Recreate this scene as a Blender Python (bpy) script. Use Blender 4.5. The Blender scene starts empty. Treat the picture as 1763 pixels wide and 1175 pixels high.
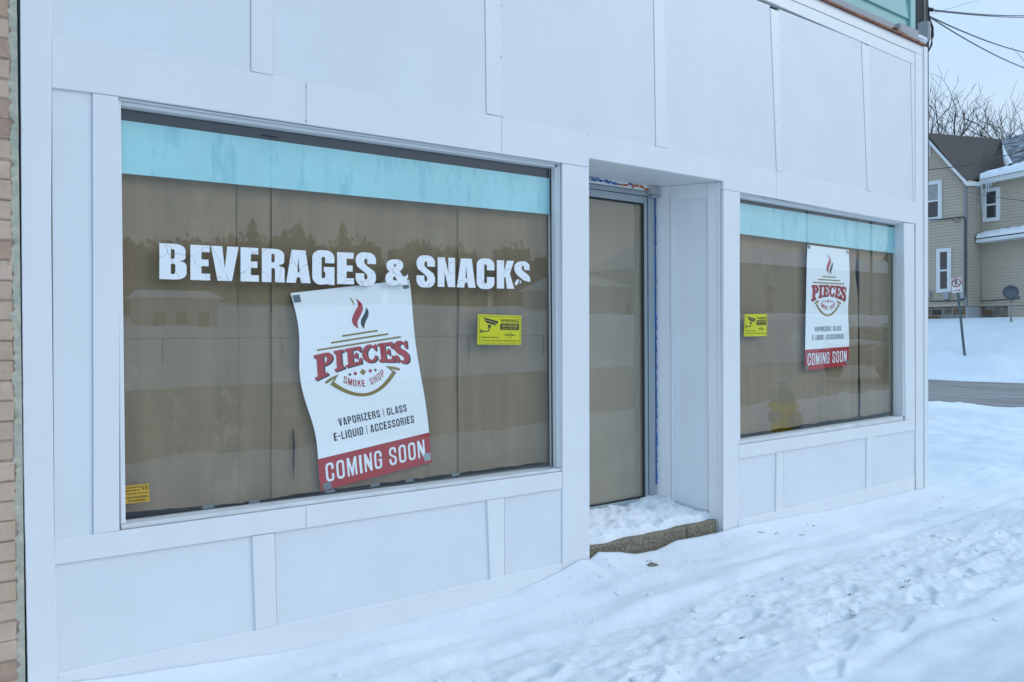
import bpy, bmesh, math, random
from mathutils import Vector, Matrix, noise
random.seed(7)
C = bpy.context.scene.collection
SC = bpy.context.scene
# ------------------------------------------------------------------ camera
YAW, PIT, ROL = 0.63446331, -0.00972725, -0.00653775
F, CD, CZ = 1350.0, 3.4, 1.40
fw = Vector((math.sin(YAW)*math.cos(PIT), math.cos(YAW)*math.cos(PIT), math.sin(PIT)))
r0 = Vector((math.cos(YAW), -math.sin(YAW), 0)); u0 = r0.cross(fw)
rt = r0*math.cos(ROL)+u0*math.sin(ROL); up = u0*math.cos(ROL)-r0*math.sin(ROL)
CAM = Vector((0, -CD, CZ))
cd = bpy.data.cameras.new('camera'); cam = bpy.data.objects.new('camera', cd); C.objects.link(cam)
cam.matrix_world = Matrix(((rt.x, up.x, -fw.x, CAM.x), (rt.y, up.y, -fw.y, CAM.y), (rt.z, up.z, -fw.z, CAM.z), (0, 0, 0, 1)))
cd.sensor_width = 36; cd.lens = F/1763*36; cd.clip_start = .05; cd.clip_end = 3000
SC.camera = cam
# ------------------------------------------------------------------ world
SUN_EL, SUN_AZ = math.radians(30), math.radians(125)
w = bpy.data.worlds.new('World'); SC.world = w; w.use_nodes = True
nt = w.node_tree; nt.nodes.clear()
out = nt.nodes.new('ShaderNodeOutputWorld'); bg = nt.nodes.new('ShaderNodeBackground'); bg.inputs[1].default_value = .10
sky = nt.nodes.new('ShaderNodeTexSky'); sky.sky_type = 'NISHITA'; sky.sun_disc = False
sky.sun_elevation = SUN_EL; sky.sun_rotation = SUN_AZ
tc = nt.nodes.new('ShaderNodeTexCoord'); nz = nt.nodes.new('ShaderNodeTexNoise'); nz.inputs['Scale'].default_value = 3.0; nz.inputs['Detail'].default_value = 5
mp = nt.nodes.new('ShaderNodeMapping'); mp.inputs['Scale'].default_value = (1, 1, 3.0)
nt.links.new(tc.outputs['Generated'], mp.inputs[0]); nt.links.new(mp.outputs[0], nz.inputs['Vector'])
cr = nt.nodes.new('ShaderNodeValToRGB')
cr.color_ramp.elements[0].position = .3; cr.color_ramp.elements[0].color = (3.60, 5.72, 7.8, 1)
cr.color_ramp.elements[1].position = .7; cr.color_ramp.elements[1].color = (4.65, 6.75, 8.7, 1)
nt.links.new(nz.outputs['Fac'], cr.inputs[0])
mx = nt.nodes.new('ShaderNodeMixRGB'); mx.inputs[0].default_value = .88
nt.links.new(sky.outputs[0], mx.inputs[1]); nt.links.new(cr.outputs[0], mx.inputs[2])
sx_ = nt.nodes.new('ShaderNodeSeparateXYZ'); zr_ = nt.nodes.new('ShaderNodeValToRGB')
zr_.color_ramp.elements[0].position = 0; zr_.color_ramp.elements[0].color = (1.10, .87, .75, 1)
zr_.color_ramp.elements[1].position = .9; zr_.color_ramp.elements[1].color = (1.0, 1.10, 1.24, 1)
vm = nt.nodes.new('ShaderNodeVectorMath'); vm.operation = 'MULTIPLY'
nt.links.new(tc.outputs['Generated'], sx_.inputs[0]); nt.links.new(sx_.outputs[2], zr_.inputs[0]); nt.links.new(mx.outputs[0], vm.inputs[0]); nt.links.new(zr_.outputs[0], vm.inputs[1])
nt.links.new(vm.outputs[0], bg.inputs[0]); nt.links.new(bg.outputs[0], out.inputs[0])
# overcast sun
sl = bpy.data.lights.new('sun', 'SUN'); sl.energy = .62; sl.angle = math.radians(24); sl.color = (1, .98, .95)
so = bpy.data.objects.new('sun', sl); C.objects.link(so)
sd = Vector((math.sin(SUN_AZ)*math.cos(SUN_EL), math.cos(SUN_AZ)*math.cos(SUN_EL), math.sin(SUN_EL)))
so.rotation_euler = sd.to_track_quat('Z', 'Y').to_euler()
SC.view_settings.view_transform = 'Standard'; SC.view_settings.look = 'None'
SC.view_settings.exposure = 0.49; SC.view_settings.gamma = 1
SC.render.engine = 'CYCLES'
# ------------------------------------------------------------------ pixel -> point on a real plane
def ray(px, py): return fw*F+rt*(px-881.5)+up*(587.5-py)
def W(px, py, y=0):
    d = ray(px, py); t = (CD+y)/d.y; p = CAM+d*t; return (p.x, p.z)
def WX(px, py, x):
    d = ray(px, py); t = x/d.x; p = CAM+d*t; return (p.y, p.z)
def WR(px, py, dep): return CAM+ray(px, py)*(dep/F)
def lin(tab):
    def f(x):
        if x <= tab[0][0]: a, b = tab[0], tab[1]
        elif x >= tab[-1][0]: a, b = tab[-2], tab[-1]
        else:
            for a, b in zip(tab, tab[1:]):
                if a[0] <= x <= b[0]: break
        return a[1]+(b[1]-a[1])*(x-a[0])/(b[0]-a[0])
    return f
# ------------------------------------------------------------------ materials
def mat(name, col, rough=.6, metal=0, spec=.5, var=0, vscale=5, bump=0, bscale=40, stretch=(1, 1, 1), col2=None, dirt=None, detail=4):
    m = bpy.data.materials.new(name); m.use_nodes = True; t = m.node_tree; b = t.nodes['Principled BSDF']
    b.inputs['Roughness'].default_value = rough; b.inputs['Metallic'].default_value = metal
    b.inputs['Specular IOR Level'].default_value = spec
    c2 = col2 if col2 else tuple(c*(1-var) for c in col)
    co = t.nodes.new('ShaderNodeTexCoord'); mp = t.nodes.new('ShaderNodeMapping'); mp.inputs['Scale'].default_value = stretch
    t.links.new(co.outputs['Object'], mp.inputs[0])
    n = t.nodes.new('ShaderNodeTexNoise'); n.inputs['Scale'].default_value = vscale; n.inputs['Detail'].default_value = detail
    n.inputs['Roughness'].default_value = .6
    t.links.new(mp.outputs[0], n.inputs['Vector'])
    r = t.nodes.new('ShaderNodeValToRGB'); r.color_ramp.elements[0].position = .32; r.color_ramp.elements[1].position = .68
    r.color_ramp.elements[0].color = (*c2, 1); r.color_ramp.elements[1].color = (*col, 1)
    t.links.new(n.outputs['Fac'], r.inputs[0]); last = r.outputs[0]
    if dirt:
        dc, dscale, dpos, dstr = dirt
        mp2 = t.nodes.new('ShaderNodeMapping'); mp2.inputs['Scale'].default_value = dstr; t.links.new(co.outputs['Object'], mp2.inputs[0])
        n2 = t.nodes.new('ShaderNodeTexNoise'); n2.inputs['Scale'].default_value = dscale; n2.inputs['Detail'].default_value = 8
        n2.inputs['Roughness'].default_value = .7
        t.links.new(mp2.outputs[0], n2.inputs['Vector'])
        r2 = t.nodes.new('ShaderNodeValToRGB'); r2.color_ramp.elements[0].position = dpos; r2.color_ramp.elements[1].position = dpos+.1
        t.links.new(n2.outputs['Fac'], r2.inputs[0])
        x = t.nodes.new('ShaderNodeMixRGB'); x.inputs[2].default_value = (*dc, 1)
        t.links.new(r2.outputs[0], x.inputs[0]); t.links.new(last, x.inputs[1]); last = x.outputs[0]
    t.links.new(last, b.inputs['Base Color'])
    if bump:
        n3 = t.nodes.new('ShaderNodeTexNoise'); n3.inputs['Scale'].default_value = bscale; n3.inputs['Detail'].default_value = 6
        t.links.new(mp.outputs[0], n3.inputs['Vector'])
        bp = t.nodes.new('ShaderNodeBump'); bp.inputs['Strength'].default_value = 1; bp.inputs['Distance'].default_value = bump
        t.links.new(n3.outputs['Fac'], bp.inputs['Height']); t.links.new(bp.outputs[0], b.inputs['Normal'])
    m['last'] = 0
    return m
M = {}
M['white'] = mat('white_paint', (.80, .80, .80), .42, var=.045, vscale=3.5, bump=.0008, bscale=14, stretch=(1, 1, .5), dirt=((.69, .67, .62), 9, .66, (1, 1, .3)))
M['panel'] = mat('white_panel_paint', (.765, .775, .785), .5, var=.05, vscale=2.2, bump=.0012, bscale=10, dirt=((.67, .66, .62), 7, .66, (1, 1, .35)))
M['gap'] = mat('shadow_gap', (.45, .45, .45), .9)
M['sill'] = mat('weathered_sill_paint', (.74, .74, .74), .6, col2=(.60, .59, .57), vscale=20, stretch=(.4, 1, 1), bump=.0015, bscale=30)
M['alu'] = mat('aluminium', (.42, .47, .49), .38, .55, var=.12, vscale=8, stretch=(1, 1, .2))
M['dark'] = mat('dark_interior', (.012, .014, .018), .8)
M['rubber'] = mat('black_gasket', (.02, .022, .025), .6)
M['soffit'] = mat('soffit_paint', (.72, .72, .71), .5, var=.08, vscale=3)
M['rust'] = mat('rusty_flashing', (.36, .12, .06), .7, col2=(.10, .035, .02), vscale=14, detail=6)
M['gutter'] = mat('weathered_gutter', (.20, .19, .155), .6, col2=(.07, .07, .055), vscale=6)
M['teal'] = mat('teal_siding', (.30, .53, .50), .6, var=.12, vscale=3, stretch=(.5, 1, 1))
M['tealband'] = mat('teal_film', (.36, .70, .75), .45, var=.10, vscale=4, dirt=((.25, .56, .63), 7, .53, (1.8, 1, .5)))
M['paper'] = mat('kraft_paper', (.255, .180, .105), .75, col2=(.20, .142, .082), vscale=3, stretch=(4, 1, .35), bump=.003, bscale=5, dirt=((.27, .20, .125), 3, .56, (1.5, 1, 1)))
M['paper2'] = mat('pale_kraft_paper', (.32, .25, .17), .75, var=.1, vscale=4, stretch=(2, 1, .4))
M['vinyl'] = mat('white_vinyl', (.91, .91, .92), .38, var=.02, vscale=3)
M['red'] = mat('red_print', (.42, .008, .014), .45, var=.08, vscale=9)
M['navy'] = mat('navy_print', (.006, .012, .024), .45)
M['gold'] = mat('gold_print', (.27, .185, .03), .45, var=.15, vscale=20)
M['inkwhite'] = mat('white_print', (.84, .84, .86), .4)
M['tape'] = mat('grey_tape', (.16, .20, .22), .5, var=.2, vscale=30)
M['tapelight'] = mat('pale_grey_tape', (.30, .34, .37), .5)
M['yellow'] = mat('yellow_sticker', (.66, .62, .008), .4, var=.1, vscale=12)
M['amber'] = mat('amber_sticker', (.62, .36, .03), .5, var=.15, vscale=25)
M['black'] = mat('black_print', (.015, .018, .022), .5)
M['bluepaint'] = mat('blue_masking', (.02, .13, .42), .6, var=.5, vscale=30)
M['orange'] = mat('orange_foam', (.65, .13, .03), .7, var=.4, vscale=40)
M['concrete'] = mat('exposed_aggregate', (.31, .265, .19), .9, col2=(.10, .08, .055), vscale=75, bump=.006, bscale=90, dirt=((.42, .38, .30), 110, .56, (1, 1, 1)))
M['brick'] = mat('painted_brick', (.58, .43, .31), .85, col2=(.49, .35, .25), vscale=7, bump=.006, bscale=35, dirt=((.30, .19, .15), 26, .62, (1, 1, 2.2)))
M['mortar'] = mat('brick_mortar', (.44, .32, .25), .95, var=.3, vscale=20, bump=.005, bscale=60)
M['caulk'] = mat('grey_green_caulk', (.64, .58, .42), .8, col2=(.46, .44, .36), vscale=30, bump=.006, bscale=40)
M['siding'] = mat('tan_siding', (.52, .45, .36), .7, var=.08, vscale=2, stretch=(1, .6, 6))
M['trimwhite'] = mat('white_trim', (.75, .77, .78), .5, var=.05)
M['shingle'] = mat('dark_shingles', (.085, .075, .068), .9, col2=(.045, .04, .037), vscale=9, stretch=(1, 1, 3), bump=.02, bscale=12, dirt=((.75, .77, .8), 1.6, .71, (1, 1, 1)))
M['shinglesnow'] = mat('snow_dusted_shingles', (.12, .125, .135), .9, col2=(.05, .05, .055), vscale=5, bump=.02, bscale=12, dirt=((.75, .78, .8), 9, .52, (.6, .25, 3)))
M['stone'] = mat('field_stone', (.26, .22, .17), .9, col2=(.09, .075, .06), vscale=3.2, stretch=(1, 1, 1.6), bump=.03, bscale=6)
M['winglass'] = mat('house_window_glass', (.03, .035, .045), .08, spec=.8)
M['shade'] = mat('window_blind', (.33, .36, .36), .5, var=.1)
M['meter'] = mat('grey_meter', (.34, .36, .37), .5)
M['cable'] = mat('black_cable', (.02, .022, .03), .6)
M['wirebl'] = mat('service_wire', (.03, .045, .08), .5)
M['pole'] = mat('weathered_pole_wood', (.12, .105, .095), .95, col2=(.05, .042, .038), vscale=14, stretch=(1, 1, .12), bump=.01, bscale=30)
M['conduit'] = mat('grey_conduit', (.28, .29, .29), .5, var=.2)
M['post'] = mat('galvanised_post', (.13, .17, .18), .5, .4)
M['bark'] = mat('tree_bark', (.075, .062, .055), .95, var=.4, vscale=6)
M['conifer'] = mat('conifer_needles', (.035, .05, .028), .9, col2=(.02, .03, .018), vscale=2)
M['wood'] = mat('bare_wood_mass', (.13, .115, .09), .95, col2=(.08, .07, .055), vscale=.5)
M['hydrant'] = mat('hydrant_yellow', (.95, .70, .0), .5, var=.05)
M['hydcap'] = mat('hydrant_grey', (.42, .45, .42), .5)
M['dish'] = mat('dish_grey', (.10, .12, .135), .5)
M['carpaint'] = mat('car_paint', (.08, .09, .11), .3, .3)
M['shed'] = mat('grey_shed', (.48, .48, .47), .8, var=.1)
M['twig'] = mat('dead_leaf', (.12, .07, .04), .9)
M['ice'] = mat('ice', (.6, .68, .75), .15, spec=.7)
# road slush
M['road'] = mat('slushy_road', (.33, .30, .28), .75, col2=(.17, .15, .135), vscale=1.1, stretch=(2.2, .25, 1), bump=.02, bscale=8, dirt=((.46, .44, .43), 3, .56, (2.6, .22, 1)), detail=8)
M['mainroad'] = mat('slushy_main_road', (.42, .40, .38), .75, col2=(.27, .25, .235), vscale=.8, stretch=(.1, 1.6, 1), bump=.02, bscale=8, dirt=((.55, .55, .56), 2, .56, (.12, 2, 1)), detail=8)
def snow_mat(name, dirty):
    m = bpy.data.materials.new(name); m.use_nodes = True; t = m.node_tree; b = t.nodes['Principled BSDF']
    b.inputs['Roughness'].default_value = .65; b.inputs['Specular IOR Level'].default_value = .25
    co = t.nodes.new('ShaderNodeTexCoord')
    def noi(s, d, st=(1, 1, 1), r=.6):
        mp = t.nodes.new('ShaderNodeMapping'); mp.inputs['Scale'].default_value = st; t.links.new(co.outputs['Object'], mp.inputs[0])
        n = t.nodes.new('ShaderNodeTexNoise'); n.inputs['Scale'].default_value = s; n.inputs['Detail'].default_value = d; n.inputs['Roughness'].default_value = r
        t.links.new(mp.outputs[0], n.inputs['Vector']); return n.outputs['Fac']
    def ramp(i, a, c, ca=(0, 0, 0), cc=(1, 1, 1)):
        r = t.nodes.new('ShaderNodeValToRGB'); r.color_ramp.elements[0].position = a; r.color_ramp.elements[1].position = c
        r.color_ramp.elements[0].color = (*ca, 1); r.color_ramp.elements[1].color = (*cc, 1); t.links.new(i, r.inputs[0]); return r.outputs[0]
    base = ramp(noi(1.6, 5), .3, .7, (.80, .815, .84), (.89, .895, .90))
    if dirty:
        at = t.nodes.new('ShaderNodeAttribute'); at.attribute_name = 'dirt'
        g = ramp(noi(16, 10, (.6, 1.5, 1), .8), .46, .62)
        mu = t.nodes.new('ShaderNodeMath'); mu.operation = 'MULTIPLY'; t.links.new(g, mu.inputs[0]); t.links.new(at.outputs['Fac'], mu.inputs[1])
        m2 = t.nodes.new('ShaderNodeMath'); m2.operation = 'MULTIPLY'; m2.inputs[1].default_value = .5; t.links.new(mu.outputs[0], m2.inputs[0])
        x = t.nodes.new('ShaderNodeMixRGB'); x.inputs[2].default_value = (.52, .495, .48, 1)
        t.links.new(m2.outputs[0], x.inputs[0]); t.links.new(base, x.inputs[1])
        sp = ramp(noi(55, 3, (.6, 1.2, 1), .5), .70, .74)
        m3 = t.nodes.new('ShaderNodeMath'); m3.operation = 'MULTIPLY'; t.links.new(sp, m3.inputs[0]); t.links.new(at.outputs['Fac'], m3.inputs[1])
        x2 = t.nodes.new('ShaderNodeMixRGB'); x2.inputs[2].default_value = (.40, .33, .28, 1)
        t.links.new(m3.outputs[0], x2.inputs[0]); t.links.new(x.outputs[0], x2.inputs[1]); base = x2.outputs[0]
    t.links.new(base, b.inputs['Base Color'])
    bp = t.nodes.new('ShaderNodeBump'); bp.inputs['Distance'].default_value = .0065; bp.inputs['Strength'].default_value = 1
    t.links.new(noi(24, 9, (1, 1, 1), .74), bp.inputs['Height']); t.links.new(bp.outputs[0], b.inputs['Normal'])
    return m
M['snow'] = snow_mat('snow', False); M['snowpath'] = snow_mat('trampled_snow', True)
# glass: clear pane with a fresnel reflection
def glass_mat(name, ior):
    m = bpy.data.materials.new(name); m.use_nodes = True; t = m.node_tree; t.nodes.clear()
    o = t.nodes.new('ShaderNodeOutputMaterial'); mxs = t.nodes.new('ShaderNodeMixShader'); fr = t.nodes.new('ShaderNodeFresnel'); fr.inputs[0].default_value = ior
    tr = t.nodes.new('ShaderNodeBsdfTransparent'); tr.inputs[0].default_value = (.975, .985, .98, 1); gl = t.nodes.new('ShaderNodeBsdfGlossy'); gl.inputs['Roughness'].default_value = .012
    ge = t.nodes.new('ShaderNodeNewGeometry'); iv = t.nodes.new('ShaderNodeMath'); iv.operation = 'SUBTRACT'; iv.inputs[0].default_value = 1; t.links.new(ge.outputs['Backfacing'], iv.inputs[1])
    ml = t.nodes.new('ShaderNodeMath'); ml.operation = 'MULTIPLY'; t.links.new(fr.outputs[0], ml.inputs[0]); t.links.new(iv.outputs[0], ml.inputs[1])
    t.links.new(ml.outputs[0], mxs.inputs[0]); t.links.new(tr.outputs[0], mxs.inputs[1]); t.links.new(gl.outputs[0], mxs.inputs[2]); t.links.new(mxs.outputs[0], o.inputs[0])
    return m
M['glass'] = glass_mat('plate_glass', 1.86)
mc = bpy.data.materials.new('glass_body'); mc.use_nodes = True; t = mc.node_tree; t.nodes.clear()
o_ = t.nodes.new('ShaderNodeOutputMaterial'); tr_ = t.nodes.new('ShaderNodeBsdfTransparent'); tr_.inputs[0].default_value = (.99, 1, .99, 1); t.links.new(tr_.outputs[0], o_.inputs[0]); M['glassback'] = mc
# cracked white vinyl lettering
m = mat('cracked_white_lettering', (.84, .85, .86), .45); t = m.node_tree; b = t.nodes['Principled BSDF']
co = t.nodes.new('ShaderNodeTexCoord'); v = t.nodes.new('ShaderNodeTexVoronoi'); v.feature = 'DISTANCE_TO_EDGE'; v.inputs['Scale'].default_value = 7.5
n = t.nodes.new('ShaderNodeTexNoise'); n.inputs['Scale'].default_value = 14; ad = t.nodes.new('ShaderNodeMixRGB'); ad.inputs[0].default_value = .06
t.links.new(co.outputs['Object'], n.inputs['Vector']); t.links.new(co.outputs['Object'], ad.inputs[1]); t.links.new(n.outputs['Color'], ad.inputs[2]); t.links.new(ad.outputs[0], v.inputs['Vector'])
r = t.nodes.new('ShaderNodeValToRGB'); r.color_ramp.elements[0].position = .002; r.color_ramp.elements[1].position = .011
r.color_ramp.elements[0].color = (.45, .46, .48, 1); r.color_ramp.elements[1].color = (.84, .85, .86, 1)
t.links.new(v.outputs['Distance'], r.inputs[0]); t.links.new(r.outputs[0], b.inputs['Base Color']); M['cracked'] = m
# ------------------------------------------------------------------ mesh helpers
class MB:
    def __init__(s): s.v = []; s.f = []; s.mi = []
    def add(s, vs, fs, mi=0):
        o = len(s.v); s.v += [tuple(p) for p in vs]; s.f += [tuple(i+o for i in f) for f in fs]; s.mi += [mi]*len(fs); return s
    def box(s, x0, x1, y0, y1, z0, z1, mi=0):
        return s.add([(x, y, z) for z in (z0, z1) for y in (y0, y1) for x in (x0, x1)],
                     [(0, 2, 3, 1), (4, 5, 7, 6), (0, 1, 5, 4), (2, 6, 7, 3), (0, 4, 6, 2), (1, 3, 7, 5)], mi)
    def prism(s, poly, yf, yb, ch=.002, mi=0, P=None):
        # poly: (a, b) list seen from the front; P maps (a, b, depth) to 3-D; front edges chamfered
        P = P or (lambda a, b, d: (a, d, b))
        ar = sum(poly[i][0]*poly[(i+1) % len(poly)][1]-poly[(i+1) % len(poly)][0]*poly[i][1] for i in range(len(poly)))
        if ar < 0: poly = poly[::-1]
        n = len(poly); ins = []
        for i in range(n):
            p, q, r_ = Vector(poly[i-1]), Vector(poly[i]), Vector(poly[(i+1) % n])
            a = (q-p).normalized(); b = (r_-q).normalized(); na = Vector((-a.y, a.x)); nb = Vector((-b.y, b.x))
            m_ = na+nb; m_ = m_/max(.3, m_.length_squared)*2
            ins.append(q+m_*ch)
        vs = [P(p[0], p[1], yf) for p in ins]+[P(p[0], p[1], yf+ch) for p in poly]+[P(p[0], p[1], yb) for p in poly]
        fs = [tuple(range(n))]+[(i, i+n, (i+1) % n+n, (i+1) % n) for i in range(n)]+[(i+n, i+2*n, (i+1) % n+2*n, (i+1) % n+n) for i in range(n)]+[tuple(range(3*n-1, 2*n-1, -1))]
        return s.add(vs, fs, mi)
    def tube(s, pts, r, n=8, mi=0, r1=None):
        pts = [Vector(p) for p in pts]; rings = []; m = len(pts)
        for i, p in enumerate(pts):
            d = (pts[min(i+1, m-1)]-pts[max(i-1, 0)]).normalized()
            a = d.cross(Vector((0, 0, 1)));
            if a.length < .1: a = d.cross(Vector((1, 0, 0)))
            a.normalize(); b = d.cross(a)
            rr = r if r1 is None else r+(r1-r)*i/(m-1)
            rings.append([p+(a*math.cos(2*math.pi*k/n)+b*math.sin(2*math.pi*k/n))*rr for k in range(n)])
        fs = [(i*n+k, i*n+(k+1) % n, (i+1)*n+(k+1) % n, (i+1)*n+k) for i in range(m-1) for k in range(n)]
        fs += [tuple(range(n))[::-1], tuple(range((m-1)*n, m*n))]
        return s.add([q for g in rings for q in g], fs, mi)
    def lathe(s, prof, c, axis='z', n=20, mi=0):
        vs = []
        for (r_, h) in prof:
            for k in range(n):
                a = 2*math.pi*k/n
                q = (r_*math.cos(a), r_*math.sin(a), h)
                if axis == 'y': q = (q[0], q[2], q[1])
                if axis == 'x': q = (q[2], q[0], q[1])
                vs.append((c[0]+q[0], c[1]+q[1], c[2]+q[2]))
        fs = [(i*n+k, i*n+(k+1) % n, (i+1)*n+(k+1) % n, (i+1)*n+k) for i in range(len(prof)-1) for k in range(n)]
        fs += [tuple(range(n))[::-1], tuple(range((len(prof)-1)*n, len(prof)*n))]
        return s.add(vs, fs, mi)
    def grid(s, fn, nu, nv, mi=0, flip=False):
        vs = [fn(i/nu, j/nv) for j in range(nv+1) for i in range(nu+1)]
        fs = [(j*(nu+1)+i, j*(nu+1)+i+1, (j+1)*(nu+1)+i+1, (j+1)*(nu+1)+i) for j in range(nv) for i in range(nu)]
        if flip: fs = [f[::-1] for f in fs]
        return s.add(vs, fs, mi)
    def build(s, name, mats, parent=None, smooth=False, **tags):
        me = bpy.data.meshes.new(name); me.from_pydata(s.v, [], s.f)
        if not isinstance(mats, (list, tuple)): mats = [mats]
        for m_ in mats: me.materials.append(m_)
        me.polygons.foreach_set('material_index', s.mi)
        if smooth: me.polygons.foreach_set('use_smooth', [True]*len(s.f))
        me.update()
        bm = bmesh.new(); bm.from_mesh(me); bmesh.ops.recalc_face_normals(bm, faces=bm.faces) if not tags.pop('keepn', False) else None
        bm.to_mesh(me); bm.free()
        o = bpy.data.objects.new(name, me); C.objects.link(o)
        if parent: o.parent = parent; o.matrix_parent_inverse = WM[parent.name].inverted()
        for k, v_ in tags.items(): o[k] = v_
        return o
WM = {}
def thing(name, label, cat, loc=(0, 0, 0), group=None):
    o = bpy.data.objects.new(name, None); C.objects.link(o); o.location = loc; o.empty_display_size = .1
    o['label'] = label; o['category'] = cat
    if group: o['group'] = group
    WM[o.name] = Matrix.Translation(loc); return o
def pre(o): WM[o.name] = Matrix.Translation(o.location) if o.name not in WM else WM[o.name]; return o
def sub(o): WM[o.name] = Matrix.Identity(4); return o      # a part used as a parent (its mesh is in world coordinates)
# ------------------------------------------------------------------ the storefront
H0 = lin([(88, 151), (159, 160), (204, 166), (968, 281), (1014, 288), (1245, 326), (1274, 331), (1556, 383.5), (1574, 385.5)])
H1 = lin([(88, 61), (432, 123), (471, 130.4), (838, 196), (866, 202), (1014, 231.5), (1129.5, 252), (1147, 256), (1337.5, 295), (1494, 329), (1575, 347.3)])
H3 = lin([(93, 930.6), (160.7, 921.4), (206, 914.6), (968.7, 812.5), (1273, 767), (1575.5, 722.3)])
H4 = lin([(93.6, 973.5), (473, 918), (838, 861.8), (967, 842), (1272.5, 791), (1492.5, 753.7), (1575.5, 741)])
H6 = lin([(99.8, 1161.5), (439, 1086.5), (845, 999.7), (869, 993.6), (968.7, 970.5), (1271, 896.6), (1336, 882), (1491.6, 842.4), (1574.5, 820.3)])
shop = thing('storefront_building', 'white panelled corner storefront with papered windows and a recessed glass door', 'building', (3.6, 0, 0))
G = .0008
def hb(name, fa, fb, xs, yf=0, yb=.03, m=None, **k):
    # horizontal board between measured edges fa (top) and fb (bottom)
    top = [W(x, fa(x) if callable(fa) else fa, yf) for x in xs]; bot = [W(x, fb(x) if callable(fb) else fb, yf) for x in xs]
    top = [(a, b-G) for a, b in top]; bot = [(a, b+G) for a, b in bot]
    top[0] = (top[0][0]+G, top[0][1]); bot[0] = (bot[0][0]+G, bot[0][1]); top[-1] = (top[-1][0]-G, top[-1][1]); bot[-1] = (bot[-1][0]-G, bot[-1][1])
    return MB().prism(bot+top[::-1], yf, yb).build(name, m or M['white'], shop, **k)
def qb(name, pts, yf, yb, m=None, **k):     # pts are world (x, z)
    return MB().prism(pts, yf, yb).build(name, m or M['white'], shop, **k)
def wq(x0t, yt0, x1t, yt1, x1b, yb1, x0b, yb0, y=0): return [W(x0t, yt0, y), W(x1t, yt1, y), W(x1b, yb1, y), W(x0b, yb0, y)]
def shr(p, g=G):
    (a, b), (c, d), (e, f), (h, i) = p
    return [(a+g, b-g), (c-g, d-g), (e-g, f+g), (h+g, i+g)]
ZT = 4.05
xl0, xl1 = .262, .358          # left corner board
cbx = [W(99.5, 1161)[0]-.0002, W(93.2, 950)[0], W(88, 400)[0]+.0003, W(88.5, 61)[0]+.0003]; cbz = [W(99.5, 1161)[1], W(93, 950)[1], W(88, 400)[1], W(88, 61)[1]]
qb('corner_board', [(W(49, 1175)[0], -.3), (cbx[0]+.004, -.3)]+list(zip(cbx, cbz))+[(cbx[3], ZT), (W(39, 0)[0], ZT), W(36.8, 400), W(40, 790)], -.004, .03)
# header band, one board per piece with seams where the photo shows them
for xs in ([88.5, 159, 204, 527], [527, 700, 864], [864, 968, 1014, 1129.5, 1245, 1337], [1337, 1494, 1577]):
    hb('header_board', H1, (lambda x: (H0(x) if not (1014.6 < x < 1245.2) else 273+(x-1014.5)*39/231)), xs) if xs[0] != 864 else None
xs = [864, 968, 1014.5]
top = [W(x, H1(x)) for x in (864, 1014.5, 1129.5, 1245, 1337)]
bot = [W(864, H0(864)), W(968, H0(968)), W(1014.3, H0(1014.3)), W(1014.5, 273), W(1245.3, 312), W(1245.5, H0(1245.5)), W(1337, H0(1337))]
qb('header_board', [(a+(G if i == 0 else 0)-(G if i == len(bot)-1 else 0), b+G) for i, (a, b) in enumerate(bot)]+[(a, b-G) for a, b in top[::-1]], 0, .03)
# posts
def post(xa, xb, ft, fb_, yf=.003, **k):
    return qb('post', shr([W(xa[0], ft(xa[0]), yf), W(xb[0], ft(xb[0]), yf), W(xb[1], fb_(xb[1]), yf), W(xa[1], fb_(xa[1]), yf)]), yf, .05, **k)
post((159, 160.7), (204, 206.3), H0, H3)
BB = lambda x: H6(x)+200
post((968, 968.5), (1014.5, 1016), H0, BB)
post((1245.5, 1245), (1274.5, 1271), H0, BB)
post((1556, 1559.5), (1574.2, 1575.5), H0, H3)
# side panel left of the first window
PY = .011
qb('panel', shr([W(88.5, H0(88), PY), W(159, H0(159), PY), W(160.7, H3(160), PY), W(93, H3(93), PY)]), PY, .05, M['panel'])
# rails under the windows
hb('rail', H3, H4, [92.8, 206, 527]); hb('rail', H3, H4, [527, 700, 968.2]); hb('rail', H3, H4, [1272, 1400, 1575.5])
# lower battens, panels, baseboard
def bat(xt, xb_, yf=.002): return qb('batten', shr([W(xt[0], H4(xt[0]), yf), W(xt[1], H4(xt[1]), yf), W(xb_[1], H6(xb_[1]), yf), W(xb_[0], H6(xb_[0]), yf)]), yf, .05)
for a, b in (((434, 473), (440, 477)), ((838.5, 868.3), (844, 869)), ((1337, 1349), (1336, 1350)), ((1492.5, 1505), (1491.6, 1503.5))): bat(a, b)
def lp(xt, xb_, PY=PY):
    return qb('panel', [W(xt[0], H4(xt[0])-2, PY), W(xt[1], H4(xt[1])-2, PY), W(xb_[1], H6(xb_[1])+3, PY), W(xb_[0], H6(xb_[0])+3, PY)], PY, .05, M['panel'])
for a, b in (((93, 434), (99, 440)), ((473, 838.5), (477, 844)), ((868.3, 968), (869, 968.5)), ((1272, 1337), (1271, 1336)), ((1349, 1492.5), (1350, 1491.6)), ((1505, 1575.5), (1503.5, 1574.5))): lp(a, b)
hb('baseboard', H6, BB, [99.5, 439, 700, 968.5], yf=-.002); hb('baseboard', H6, BB, [1271, 1400, 1575], yf=-.002)
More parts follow.
